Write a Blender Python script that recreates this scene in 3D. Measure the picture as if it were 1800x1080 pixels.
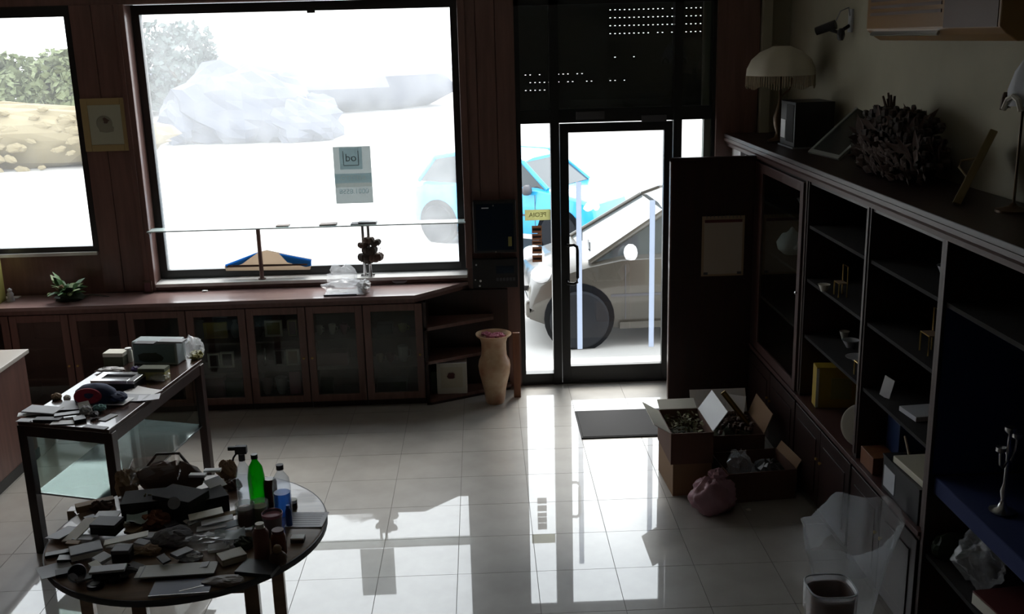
import bpy, math, random
import numpy as np
from mathutils import Vector, Matrix, Euler
random.seed(7)
for o in list(bpy.data.objects): bpy.data.objects.remove(o)
S = bpy.context.scene
COL = S.collection
PI = math.pi

# ------------------------------------------------------------------ camera
H = 2.75
_vy = np.array([840-900, 540-68, 0.]); _vz = np.array([1079-900, 540-7500, 0.])
F = math.sqrt(-(_vy[0]*_vz[0]+_vy[1]*_vz[1]))
def _n(v): return v/np.linalg.norm(v)
_Y = _n(np.array([_vy[0], _vy[1], -F])); _Z = -_n(np.array([_vz[0], _vz[1], -F])); _X = np.cross(_Y, _Z)
RM = np.array([_X, _Y, _Z])
cam_d = bpy.data.cameras.new('camera'); cam = bpy.data.objects.new('camera', cam_d); COL.objects.link(cam)
cam_d.sensor_width = 36; cam_d.lens = F/1800*36; cam_d.clip_start = .05; cam_d.clip_end = 300
cam.matrix_world = Matrix([[*RM[0], 0], [*RM[1], 0], [*RM[2], H], [0, 0, 0, 1]])
S.camera = cam
# surveying helpers: where the sight line through a photo pixel meets a real plane
def _ray(px, py): return RM @ np.array([px-900, 540-py, -F])
def atz(px, py, z):
    r = _ray(px, py); t = (z-H)/r[2]; return Vector((t*r[0], t*r[1], z))
def aty(px, py, y):
    r = _ray(px, py); t = y/r[1]; return Vector((t*r[0], y, H+t*r[2]))
def atx(px, py, x):
    r = _ray(px, py); t = x/r[0]; return Vector((x, t*r[1], H+t*r[2]))

# ------------------------------------------------------------------ light
w = bpy.data.worlds.new('sky'); S.world = w; w.use_nodes = True
bg = w.node_tree.nodes['Background']; bg.inputs[0].default_value = (.90, .96, 1, 1); bg.inputs[1].default_value = 4.3
sd = bpy.data.lights.new('sun', 'SUN'); sun = bpy.data.objects.new('sun', sd); COL.objects.link(sun)
sd.energy = 5.6; sd.angle = math.radians(28); sd.color = (1, .97, .9)
_sv = Vector((math.sin(math.radians(13))*math.cos(math.radians(46)), math.cos(math.radians(13))*math.cos(math.radians(46)), math.sin(math.radians(46))))   # hazy high sun in front of the shop
sun.rotation_euler = _sv.to_track_quat('Z', 'Y').to_euler()
sun.location = (0, 20, 20)
vs = S.view_settings; vs.view_transform = 'Standard'; vs.look = 'None'; vs.gamma = 1; vs.use_curve_mapping = False
vs.exposure = 0.0

# ------------------------------------------------------------------ materials
def mat(name, col, rough=.5, metal=0, spec=.5, ior=1.5, coat=0, noise=None, emit=None):
    m = bpy.data.materials.new(name); m.use_nodes = True
    b = m.node_tree.nodes['Principled BSDF']
    b.inputs['Base Color'].default_value = (*col, 1); b.inputs['Roughness'].default_value = rough
    b.inputs['Metallic'].default_value = metal; b.inputs['IOR'].default_value = ior
    b.inputs['Coat Weight'].default_value = coat; b.inputs['Specular IOR Level'].default_value = spec
    if noise:
        sc, col2, stretch = noise
        nt = m.node_tree; tc = nt.nodes.new('ShaderNodeTexCoord'); mp = nt.nodes.new('ShaderNodeMapping')
        nz = nt.nodes.new('ShaderNodeTexNoise'); mx = nt.nodes.new('ShaderNodeMix'); mx.data_type = 'RGBA'
        mp.inputs['Scale'].default_value = stretch; nz.inputs['Scale'].default_value = sc; nz.inputs['Detail'].default_value = 5
        rp = nt.nodes.new('ShaderNodeValToRGB'); rp.color_ramp.elements[0].position = .35; rp.color_ramp.elements[1].position = .68
        nt.links.new(tc.outputs['Object'], mp.inputs[0]); nt.links.new(mp.outputs[0], nz.inputs['Vector'])
        nt.links.new(nz.outputs[0], rp.inputs[0]); nt.links.new(rp.outputs[0], mx.inputs[0])
        mx.inputs[6].default_value = (*col, 1); mx.inputs[7].default_value = (*col2, 1)
        nt.links.new(mx.outputs[2], b.inputs['Base Color'])
        bp = nt.nodes.new('ShaderNodeBump'); bp.inputs['Strength'].default_value = .08; bp.inputs['Distance'].default_value = .002
        nt.links.new(nz.outputs[0], bp.inputs['Height']); nt.links.new(bp.outputs[0], b.inputs['Normal'])
    return m
def glass(name, tint=(1, 1, 1), dust=0, dustcol=(.9, .92, .95), rough=0, refl=1.5):
    m = bpy.data.materials.new(name); m.use_nodes = True; nt = m.node_tree; nt.nodes.clear()
    out = nt.nodes.new('ShaderNodeOutputMaterial'); tr = nt.nodes.new('ShaderNodeBsdfTransparent'); tr.inputs[0].default_value = (*tint, 1)
    gl = nt.nodes.new('ShaderNodeBsdfGlossy'); gl.inputs['Roughness'].default_value = rough
    fr = nt.nodes.new('ShaderNodeFresnel'); fr.inputs[0].default_value = refl
    mx = nt.nodes.new('ShaderNodeMixShader')
    ge = nt.nodes.new('ShaderNodeNewGeometry'); mi = nt.nodes.new('ShaderNodeMapRange')   # same fresnel on both faces of a thin pane
    mi.inputs[3].default_value = refl; mi.inputs[4].default_value = 1/refl
    nt.links.new(ge.outputs['Backfacing'], mi.inputs[0]); nt.links.new(mi.outputs[0], fr.inputs[0])
    nt.links.new(fr.outputs[0], mx.inputs[0]); nt.links.new(tr.outputs[0], mx.inputs[1]); nt.links.new(gl.outputs[0], mx.inputs[2])
    last = mx.outputs[0]
    if dust:
        tl = nt.nodes.new('ShaderNodeBsdfTranslucent'); tl.inputs[0].default_value = (*dustcol, 1)
        df = nt.nodes.new('ShaderNodeBsdfDiffuse'); df.inputs[0].default_value = (*dustcol, 1)
        m1 = nt.nodes.new('ShaderNodeMixShader'); m1.inputs[0].default_value = .4
        nt.links.new(tl.outputs[0], m1.inputs[1]); nt.links.new(df.outputs[0], m1.inputs[2])
        tc = nt.nodes.new('ShaderNodeTexCoord'); nz = nt.nodes.new('ShaderNodeTexNoise'); nz.inputs['Scale'].default_value = 6
        mr = nt.nodes.new('ShaderNodeMapRange'); mr.inputs[1].default_value = .3; mr.inputs[2].default_value = .7
        mr.inputs[3].default_value = dust*.8; mr.inputs[4].default_value = dust*1.15
        nt.links.new(tc.outputs['Object'], nz.inputs['Vector']); nt.links.new(nz.outputs[0], mr.inputs[0])
        m2 = nt.nodes.new('ShaderNodeMixShader'); nt.links.new(mr.outputs[0], m2.inputs[0])
        nt.links.new(last, m2.inputs[1]); nt.links.new(m1.outputs[0], m2.inputs[2]); last = m2.outputs[0]
    nt.links.new(last, out.inputs[0]); return m
def paper_lit(name, col, trans=.5):
    m = bpy.data.materials.new(name); m.use_nodes = True; nt = m.node_tree; nt.nodes.clear()
    out = nt.nodes.new('ShaderNodeOutputMaterial'); tl = nt.nodes.new('ShaderNodeBsdfTranslucent'); df = nt.nodes.new('ShaderNodeBsdfDiffuse')
    tl.inputs[0].default_value = (*col, 1); df.inputs[0].default_value = (*col, 1)
    m1 = nt.nodes.new('ShaderNodeMixShader'); m1.inputs[0].default_value = 1-trans
    nt.links.new(tl.outputs[0], m1.inputs[1]); nt.links.new(df.outputs[0], m1.inputs[2]); nt.links.new(m1.outputs[0], out.inputs[0]); return m

M = {}
M['wood'] = mat('mahogany_glare', (.13, .068, .056), .42, noise=(3, (.18, .092, .075), (9, 9, .8)), coat=.15)  # lightened copy: veiling glare near the windows is mixed into the wood colour
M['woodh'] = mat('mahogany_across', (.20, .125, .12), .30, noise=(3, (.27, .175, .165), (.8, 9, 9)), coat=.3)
M['wood_dk'] = mat('mahogany_no_glare', (.016, .006, .005), .4, noise=(3, (.028, .009, .007), (9, 9, .8)))  # darker copy of the same wood, no window glare in its colour
M['wood_tbl'] = mat('brown_table_wood', (.18, .115, .075), .35, noise=(4, (.25, .165, .11), (1, 8, 8)), coat=.2)
M['wood_mid'] = mat('orange_brown_wood', (.16, .055, .022), .45, noise=(4, (.22, .085, .035), (8, 8, .8)))
M['tile'] = mat('polished_tile', (.36, .34, .31), .36, ior=1.55, coat=1, noise=(5, (.42, .40, .37), (1, 1, 1)))
_b = M['tile'].node_tree.nodes['Principled BSDF']; _b.inputs['Coat Roughness'].default_value = .02; _b.inputs['Coat IOR'].default_value = 1.82
for _l in list(M['tile'].node_tree.links):
    if _l.to_socket.name == 'Normal': M['tile'].node_tree.links.remove(_l)
M['grout'] = mat('grout', (.17, .16, .15), .8)
M['cream'] = mat('cream_plaster', (.34, .32, .235), .8, noise=(4, (.37, .345, .255), (1, 1, 1)))
M['white_wall'] = mat('offwhite_plaster', (.5, .48, .42), .8)
M['black_metal'] = mat('black_door_metal', (.012, .013, .013), .35)
M['slat'] = mat('dark_shutter_slat', (.030, .036, .032), .45)
M['guide'] = mat('grey_green_guide', (.12, .14, .11), .5)
M['marble'] = mat('white_marble', (.75, .75, .74), .25, noise=(6, (.6, .6, .6), (1, 1, 1)))
M['glass'] = glass('clear_glass')
M['glass_dusty'] = glass('dusty_window_glass', dust=.16)
M['glass_dusty1'] = glass('lightly_dusty_glass', dust=.05)
M['glass_cab'] = glass('cabinet_glass', tint=(.85, .9, .88))
M['glass_shelf'] = mat('display_shelf_glass', (.10, .13, .14), .06, ior=2.6)
M['glass_edge'] = mat('frosted_shelf_glass', (.55, .68, .68), .15, ior=1.5)
M['film'] = glass('plastic_film', dust=.22, rough=.22, refl=1.6)
M['film_bag'] = glass('hazy_plastic_film', dust=.24, rough=.25, refl=1.7, dustcol=(.75, .78, .82))
M['clear_plastic'] = glass('clear_bottle_plastic', tint=(.9, .93, .97), dust=.15, rough=.1, refl=1.5)
M['green_plastic'] = glass('green_bottle_plastic', tint=(.06, .75, .06), dust=.5, dustcol=(.02, .45, .03), rough=.1)
M['blue_plastic'] = glass('blue_liquid', tint=(.2, .45, .85), dust=.5, dustcol=(.10, .24, .55), rough=.1)
M['jar_glass'] = glass('jar_glass', tint=(.8, .8, .78), dust=.12, rough=.05)
def C(name, r, g, b, rough=.55, metal=0, **k):
    if name not in M: M[name] = mat(name, (r, g, b), rough, metal, **k)
    return M[name]
C('white', .82, .83, .85); C('paper', .76, .78, .84); C('offwhite', .68, .66, .58); C('cream_card', .62, .58, .46)
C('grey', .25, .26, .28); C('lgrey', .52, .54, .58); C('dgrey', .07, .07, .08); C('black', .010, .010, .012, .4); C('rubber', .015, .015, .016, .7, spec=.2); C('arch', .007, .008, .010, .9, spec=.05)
C('navy', .012, .03, .10, .3); C('blue', .03, .10, .34); C('bblue', .02, .16, .55); C('red', .35, .012, .03); C('dkred', .09, .012, .012)
C('brown', .09, .05, .035); C('tan', .30, .21, .13, .7); C('carton', .26, .155, .085, .8); C('carton_dk', .13, .065, .045, .8)
C('yellow', .50, .36, .05); C('olive', .30, .28, .08); C('gold', .55, .38, .12, .3, .9); C('silver', .6, .61, .62, .25, .9); C('chrome', .7, .7, .7, .12, 1)
C('pink', .42, .17, .24); C('pinkbag', .45, .25, .30, .4); C('teal', .12, .30, .30); C('green', .06, .16, .05, .5); C('lgreen', .26, .38, .16, .5)
C('dkgreen', .018, .035, .018, .6); C('olivegreen', .07, .08, .05, .8); C('brownliq', .16, .05, .025, .2); C('terra', .36, .14, .07, .6)
C('velvet', .010, .022, .10, .9); C('beads', .035, .022, .015, .6); C('plum', .16, .07, .08); C('shade', .62, .58, .47, .8)
C('potpink', .40, .10, .16); C('ac_wood', .24, .13, .045, .35); C('mat', .045, .045, .048, .95); C('tyre', .018, .020, .024, .8, spec=.12)
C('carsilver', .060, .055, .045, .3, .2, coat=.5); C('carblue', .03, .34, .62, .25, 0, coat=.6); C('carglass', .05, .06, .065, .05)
C('lamp_glass', .7, .72, .75, .1); C('bumper', .55, .55, .57, .5); C('street', .46, .455, .44, .9); C('kerb', .62, .61, .59, .8)
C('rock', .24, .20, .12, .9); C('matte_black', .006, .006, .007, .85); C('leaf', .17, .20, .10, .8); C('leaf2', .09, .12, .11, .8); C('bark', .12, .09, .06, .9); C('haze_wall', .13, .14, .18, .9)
M['vase'] = mat('mottled_ceramic', (.60, .44, .28), .45, noise=(7, (.40, .18, .09), (1, 1, 1)))
M['knit'] = mat('grey_striped_cloth', (.10, .10, .11), .9, noise=(30, (.18, .18, .19), (1, 6, 1)))
M['sign_paper'] = paper_lit('sign_paper', (.35, .37, .37), .85)
M['sign_dark'] = paper_lit('sign_ink', (.72, .80, .82), .95)
M['sign_mid'] = paper_lit('sign_grey', (.90, .90, .88), .95)
M['strip'] = paper_lit('white_strip', (.62, .67, .76), .7)
M['sticker'] = paper_lit('sticker_brown', (.26, .17, .12), .7)
M['cloth_tan'] = paper_lit('backlit_beige_cloth', (.50, .43, .36), .8); M['cloth_blue'] = paper_lit('backlit_blue_cloth', (.10, .30, .60), .9)
M['sticker_dk'] = mat('sticker_dark', (.05, .035, .03), .5)
M['sticker_yel'] = paper_lit('sticker_yellow', (.50, .50, .32), .8)

# ------------------------------------------------------------------ mesh builder
class MB:
    def __init__(s): s.v = []; s.f = []
    def add(s, vs, fs, T=None):
        n = len(s.v)
        s.v += [tuple(T @ Vector(v)) if T else tuple(v) for v in vs]; s.f += [tuple(i+n for i in f) for f in fs]; return s
    def box(s, c, d, rz=0, rx=0, ry=0):
        x, y, z = d[0]/2, d[1]/2, d[2]/2
        vs = [(-x,-y,-z),(x,-y,-z),(x,y,-z),(-x,y,-z),(-x,-y,z),(x,-y,z),(x,y,z),(-x,y,z)]
        T = Matrix.Translation(c) @ Euler((rx, ry, rz)).to_matrix().to_4x4()
        return s.add(vs, [(0,3,2,1),(4,5,6,7),(0,1,5,4),(1,2,6,5),(2,3,7,6),(3,0,4,7)], T)
    def b2(s, a, b):
        return s.box([(a[i]+b[i])/2 for i in range(3)], [abs(b[i]-a[i]) for i in range(3)])
    def prism(s, pts, z0, z1):
        n = len(pts); vs = [(p[0], p[1], z0) for p in pts]+[(p[0], p[1], z1) for p in pts]
        return s.add(vs, [tuple(range(n))[::-1], tuple(range(n, 2*n))]+[(i, (i+1) % n, n+(i+1) % n, n+i) for i in range(n)])
    def extr(s, pts, axis, a0, a1, T=None):
        # polygon in the plane normal to axis
        def P(u, v, t): return (t, u, v) if axis == 'x' else (u, t, v) if axis == 'y' else (u, v, t)
        n = len(pts); vs = [P(*p, a0) for p in pts]+[P(*p, a1) for p in pts]
        return s.add(vs, [tuple(range(n))[::-1], tuple(range(n, 2*n))]+[(i, (i+1) % n, n+(i+1) % n, n+i) for i in range(n)], T)
    def cyl(s, p0, p1, r0, r1=None, n=14):
        if r1 is None: r1 = r0
        p0 = Vector(p0); p1 = Vector(p1); d = (p1-p0); q = d.to_track_quat('Z', 'Y').to_matrix()
        a = q @ Vector((1, 0, 0)); b = q @ Vector((0, 1, 0)); vs = []
        for p, r in ((p0, r0), (p1, r1)):
            for i in range(n): t = 2*PI*i/n; vs.append(p+a*math.cos(t)*r+b*math.sin(t)*r)
        return s.add(vs, [tuple(range(n))[::-1], tuple(range(n, 2*n))]+[(i, (i+1) % n, n+(i+1) % n, n+i) for i in range(n)])
    def lathe(s, prof, c=(0, 0, 0), n=20, T=None, sy=1, lobes=0, lamp=0):
        vs = []; fs = []
        for r, z in prof:
            for i in range(n):
                t = 2*PI*i/n; k = 1+lamp*math.cos(lobes*t) if lobes else 1
                vs.append((c[0]+r*k*math.cos(t), c[1]+r*k*math.sin(t)*sy, c[2]+z))
        m = len(prof)
        for j in range(m-1):
            for i in range(n): fs.append((j*n+i, j*n+(i+1) % n, (j+1)*n+(i+1) % n, (j+1)*n+i))
        if prof[0][0] > 1e-4: fs.append(tuple(range(n))[::-1])
        if prof[-1][0] > 1e-4: fs.append(tuple(range((m-1)*n, m*n)))
        return s.add(vs, fs, T)
    def tube(s, pts, r, n=8):
        pts = [Vector(p) for p in pts]; vs = []; fs = []
        for k, p in enumerate(pts):
            d = (pts[min(k+1, len(pts)-1)]-pts[max(k-1, 0)]).normalized()
            up = Vector((0, 0, 1)) if abs(d.z) < .95 else Vector((1, 0, 0))
            a = d.cross(up).normalized(); b = d.cross(a).normalized()
            rr = r[k] if isinstance(r, (list, tuple)) else r
            for i in range(n): t = 2*PI*i/n; vs.append(p+a*math.cos(t)*rr+b*math.sin(t)*rr)
        for k in range(len(pts)-1):
            for i in range(n): fs.append((k*n+i, k*n+(i+1) % n, (k+1)*n+(i+1) % n, (k+1)*n+i))
        fs.append(tuple(range(n))[::-1]); fs.append(tuple(range((len(pts)-1)*n, len(pts)*n)))
        return s.add(vs, fs)
    def sheet(s, w, d, th=.0015, curl=0, wave=0, seed=0, nx=6, ny=6, z=0, cx=0, cy=0):
        rnd = random.Random(seed); ph = rnd.uniform(0, 6); vs = []; fs = []
        def hz(u, v): return curl*(u*u+v*v*.6)*.5+wave*(math.sin(u*3+ph)*math.cos(v*2.3+ph*.7)+1)*.5+.0003
        for t in (0, th):
            for j in range(ny+1):
                for i in range(nx+1):
                    u = -1+2*i/nx; v = -1+2*j/ny; vs.append((cx+u*w/2, cy+v*d/2, z+hz(u, v)+t))
        N = (nx+1)*(ny+1)
        for j in range(ny):
            for i in range(nx):
                a = j*(nx+1)+i; q = (a, a+1, a+nx+2, a+nx+1)
                fs.append(tuple(N+k for k in q)); fs.append(q[::-1])
        per = [i for i in range(nx+1)]+[j*(nx+1)+nx for j in range(1, ny+1)]+[ny*(nx+1)+i for i in range(nx-1, -1, -1)]+[j*(nx+1) for j in range(ny-1, 0, -1)]
        for k in range(len(per)): a, b = per[k], per[(k+1) % len(per)]; fs.append((a, b, N+b, N+a))
        return s.add(vs, fs)
    def blob(s, c, d, seed=0, amp=.25, n=16, m=10, flat=True, freq=3):
        rnd = random.Random(seed); ph = [rnd.uniform(0, 6.28) for _ in range(9)]; vs = []; fs = []
        for j in range(m+1):
            th = PI*j/m
            for i in range(n):
                p = 2*PI*i/n
                k = 1+amp*(math.sin(freq*p+ph[0]+2*th)*math.sin(2*th+ph[1])*.6+math.sin((freq+4)*p+ph[2])*math.sin(5*th+ph[3])*.5)+rnd.uniform(-amp, amp)*.45
                if j in (0, m): k = .9
                x = k*math.sin(th)*math.cos(p); y = k*math.sin(th)*math.sin(p); z = max(-.8, k*math.cos(th))
                vs.append((c[0]+x*d[0]/2, c[1]+y*d[1]/2, c[2]+(z+.8)*d[2]/1.8))
        for j in range(m):
            for i in range(n): fs.append((j*n+i, (j+1)*n+i, (j+1)*n+(i+1) % n, j*n+(i+1) % n))
        return s.add(vs, fs)
    def fin(s, T=None):
        if T: s.v = [tuple(T @ Vector(v)) for v in s.v]
        return s
    def build(s, name, m, parent=None, world=False, bevel=0, smooth=0, loc=None):
        me = bpy.data.meshes.new(name)
        if world and parent is not None:
            L = parent.location; s.v = [(v[0]-L[0], v[1]-L[1], v[2]-L[2]) for v in s.v]
        me.from_pydata(s.v, [], s.f); me.update()
        me.materials.append(M[m] if isinstance(m, str) else m)
        if smooth: me.shade_smooth(); me.set_sharp_from_angle(angle=math.radians(smooth))
        o = bpy.data.objects.new(name, me); COL.objects.link(o)
        if parent: o.parent = parent
        if loc: o.location = loc
        if bevel:
            b = o.modifiers.new('bevel', 'BEVEL'); b.width = bevel; b.segments = 2; b.limit_method = 'ANGLE'
        return o
def thing(name, label, cat, loc=(0, 0, 0), rz=0, group=None):
    o = bpy.data.objects.new(name, None); COL.objects.link(o); o.location = loc; o.rotation_euler = (0, 0, rz)
    o['label'] = label; o['category'] = cat; o.empty_display_size = .1
    if group: o['group'] = group
    return o
def tag(o, label, cat, group=None, loc=None, rz=0, rx=0, ry=0):
    o['label'] = label; o['category'] = cat
    if group: o['group'] = group
    if loc is not None: o.location = loc
    if rz or rx or ry: o.rotation_euler = (rx, ry, rz)
    return o
def struct(o): o['kind'] = 'structure'; return o
def dup(root, loc, rz, label, group=None):
    r = root.copy(); COL.objects.link(r); r.location = loc; r.rotation_euler = (0, 0, rz); r['label'] = label
    if group: r['group'] = group
    for ch in list(root.children):
        c = ch.copy(); COL.objects.link(c); c.parent = r
        for g in list(ch.children):
            d = g.copy(); COL.objects.link(d); d.parent = c
    return r
def text_mb(txt, size, mirror=False, th=.0006):
    cu = bpy.data.curves.new('t', 'FONT'); cu.body = txt; cu.size = size; cu.extrude = th; cu.align_x = 'CENTER'; cu.align_y = 'CENTER'
    o = bpy.data.objects.new('t', cu); COL.objects.link(o)
    me = bpy.data.meshes.new_from_object(o.evaluated_get(bpy.context.evaluated_depsgraph_get()))
    mb = MB(); vs = [((-v.co.x if mirror else v.co.x), 0, v.co.y) for v in me.vertices]
    vs = [((-v.co.x if mirror else v.co.x), v.co.z, v.co.y) for v in me.vertices]
    mb.add(vs, [tuple(p.vertices) for p in me.polygons])
    bpy.data.objects.remove(o); bpy.data.meshes.remove(me); bpy.data.curves.remove(cu); return mb

# ================================================================== ROOM
XL, XR, YF, YB, ZC = -4.4, 2.36, 8.0, -3.2, 3.5
GZ = -.4
fl = struct(MB().b2((XL-.2, YB-.2, -.2), (XR+.2, YF+.25, -.003)).build('floor', 'grout'))
tile0 = None
sp = .42; x0 = -.198-9*sp; y0 = 4.957-5*.4195
tm = MB().box((0, 0, -.0035), (sp-.003, .4195-.003, .007))
first = tm.build('tile', 'tile', fl); n = 0
for j in range(13):
    for i in range(15):
        o = first if n == 0 else first.copy()
        if n: COL.objects.link(o); o.parent = fl
        o.location = (x0+(i+.5)*sp, y0+(j+.5)*.4195, random.uniform(-.0002, .0002)); n += 1
# front wall with openings
wf = MB()
def wseg(x0, x1, z0, z1, y0=YF, y1=YF+.22): wf.b2((x0, y0, z0), (x1, y1, z1))
wseg(XL-.2, XR+.2, 3.06, ZC)                     # lintel
wseg(XL-.2, -4.3, 0, 3.06); wseg(-4.3, -3.0, 0, 1.22); wseg(-3.0, -2.60, 0, 3.06)
wseg(-2.60, -.14, 0, .915); wseg(-.14, .27, 0, 3.06)
struct(wf.build('wall_front', 'wood'))
# vertical wood boards on the visible pillars
wp = struct(MB().b2((-.135, YF-.02, .5), (-.02, YF, 3.06)).b2((-.015, YF-.02, 0), (.125, YF, 3.06)).b2((.13, YF-.02, 0), (.27, YF, 3.06)).build('trim_1', 'wood', bevel=.002))
struct(MB().b2((-2.995, YF-.015, .892), (-2.84, YF, 3.06)).b2((-2.835, YF-.015, .892), (-2.665, YF, 3.06)).build('trim_2', 'wood', bevel=.002))
struct(MB().b2((1.80, YF-.05, 0), (2.118, YF+.22, 3.06)).build('trim_3', 'wood', bevel=.003))
struct(MB().b2((2.12, YF, 0), (XR+.2, YF+.22, 3.06)).build('wall_front_right', 'cream'))
struct(MB().b2((2.125, YF-.09, 0), (2.20, YF, ZC)).build('trim_4', 'cream', bevel=.004))
struct(MB().b2((XR, YB, 0), (XR+.2, YF, ZC)).build('wall_right', 'cream'))
struct(MB().b2((XL-.2, YB, 0), (XL, YF, ZC)).build('wall_left', 'wood'))
struct(MB().b2((XL-.2, YB-.2, 0), (XR+.2, YB, ZC)).build('wall_back', 'white_wall'))
struct(MB().b2((XL-.2, YB-.2, ZC), (XR+.2, YF+.22, ZC+.2)).build('ceiling', 'white_wall'))
# unseen overhang, added above the shop front to block high sun
struct(MB().b2((-7, 8.22, 3.55), (5, 8.45, 3.75)).build('added_overhang', 'kerb'))

# window casing mouldings
struct(MB().b2((-2.665, YF-.05, .90), (-2.585, YF, 3.06)).b2((-2.655, YF-.062, .90), (-2.625, YF-.05, 3.06)).build('trim_6', 'wood', bevel=.004))
struct(MB().b2((-.15, YF-.035, 1.0), (-.095, YF-.02, 3.06)).build('trim_7', 'wood', bevel=.003))

def window(name, x0, x1, z0, z1, fw, gm, YF=YF):
    e = bpy.data.objects.new(name, None); COL.objects.link(e); e.location = ((x0+x1)/2, YF, z0); e['kind'] = 'structure'
    f = MB(); y0, y1 = YF-.0, YF+.07
    f.b2((x0-fw[0], y0, z0-fw[2]), (x0, y1, z1+fw[3])); f.b2((x1, y0, z0-fw[2]), (x1+fw[1], y1, z1+fw[3]))
    f.b2((x0, y0, z0-fw[2]), (x1, y1, z0)); f.b2((x0, y0, z1), (x1, y1, z1+fw[3]))
    f.build('window_frame', 'black_metal', e, world=True)
    MB().b2((x0-.002, YF+.03, z0-.002), (x1+.002, YF+.035, z1+.002)).build('pane', gm, e, world=True)
    return e
window('window_1', -4.26, -3.045, 1.262, 2.983, (.04, .045, .04, .08), 'glass_dusty1')
YW = 8.15
_a = aty(271, 247, YW+.03); _b = aty(799, 240, YW+.03); _t = (aty(245, 25, YW+.03).z+aty(790, 14, YW+.03).z)/2; _bt = (aty(298, 470, YW+.03).z+aty(808, 463, YW+.03).z)/2
SZ = aty(600, 490, 7.965).z
window('window_2', _a.x, _b.x, _bt, _t, (_a.x+2.598, -.142-_b.x, _bt-SZ-.002, .07), 'glass_dusty', YF=YW)
MB().b2((-1.28, YW-.02, _t-.018), (-1.22, YW-.001, _t+.006)).build('window_latch', 'black_metal', bpy.data.objects['window_2'], world=True)
struct(MB().b2((-4.3, YF-.03, 1.195), (-3.01, YF+.02, 1.222)).build('trim_9', 'marble', bevel=.003))
struct(MB().b2((-2.597, 7.962, SZ-.027), (-.143, YW+.06, SZ)).build('trim_8', 'marble', bevel=.004))
struct(MB().b2((-2.60, 7.982, .89), (-.14, 7.999, SZ-.028)).build('trim_10', 'wood'))

# door and sidelights
dfz = 3.06
e = bpy.data.objects.new('door_1', None); COL.objects.link(e); e.location = (1.04, YF, 0); e['kind'] = 'structure'; D = e
f = MB()
f.b2((.27, YF-.01, 0), (.306, YF+.09, dfz)); f.b2((.532, YF-.01, 0), (.60, YF+.09, dfz)); f.b2((1.483, YF-.01, 0), (1.547, YF+.09, dfz))
f.b2((1.776, YF-.01, 0), (1.80, YF+.09, dfz)); f.b2((.306, YF, 0), (.532, YF+.09, .093)); f.b2((1.547, YF, 0), (1.776, YF+.09, .093))
f.b2((.306, YF, 2.108), (.532, YF+.09, 2.21)); f.b2((.60, YF, 2.108), (1.483, YF+.09, 2.21)); f.b2((1.547, YF, 2.108), (1.776, YF+.09, 2.21))
f.b2((.27, YF-.01, 2.98), (1.80, YF+.09, 3.06)); f.b2((.60, YF+.0, 0), (1.483, YF+.09, .012))
f.build('door_frame', 'black_metal', D, world=True)
MB().b2((.20+.53, YF-.012, 2.13), (.95, YF, 2.19)).box((1.33, YF-.01, 2.125), (.19, .03, .05)).build('door_closer', 'dgrey', D, world=True, bevel=.003)
dl = MB()
dl.b2((.605, YF+.005, .015), (.672, YF+.06, 2.10)); dl.b2((1.412, YF+.005, .015), (1.478, YF+.06, 2.10))
dl.b2((.672, YF+.005, .015), (1.412, YF+.06, .147)); dl.b2((.672, YF+.005, 2.032), (1.412, YF+.06, 2.10))
leaf = dl.build('door_leaf', 'black_metal', D, world=True, bevel=.002)
MBp = MB().b2((.671, YF+.03, .146), (1.413, YF+.036, 2.033)); MBp.fin(Matrix.Translation(-D.location)); MBp.build('pane', 'glass', leaf)
hd = MB().tube([(.650, YF+.004, 1.155), (.650, YF-.05, 1.16), (.70, YF-.055, 1.165), (.724, YF-.055, 1.15), (.728, YF-.055, 1.12), (.728, YF-.055, .90), (.724, YF-.055, .865), (.70, YF-.055, .85), (.650, YF-.05, .855), (.650, YF+.004, .86)], .0125, 10)
hd.fin(Matrix.Translation(-D.location)); hd.build('door_handle', 'black', leaf, smooth=60)
# threshold
MB().b2((.3, YF+.09, -.01), (1.78, YF+.14, .004)).build('threshold', 'marble', D, world=True)
for k, (a, b) in enumerate(((.304, .534), (1.545, 1.725))):
    e = bpy.data.objects.new('window_%d' % (k+3), None); COL.objects.link(e); e.location = ((a+b)/2, YF, .09); e['kind'] = 'structure'
    MB().b2((a, YF+.03, .092), (b, YF+.035, 2.109)).build('pane', 'glass', e, world=True)
    if k: MB().b2((1.722, YF+.02, .093), (1.776, YF+.085, 2.108)).build('window_frame', 'guide', e, world=True)
# transom panes in front of the shutter
e = bpy.data.objects.new('window_5', None); COL.objects.link(e); e.location = (1, YF, 2.2); e['kind'] = 'structure'
for a, b in ((.306, .532), (.60, 1.483), (1.547, 1.722)):
    MB().b2((a, YF+.03, 2.21), (b, YF+.034, 2.98)).build('pane', 'glass', e, world=True)

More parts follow.
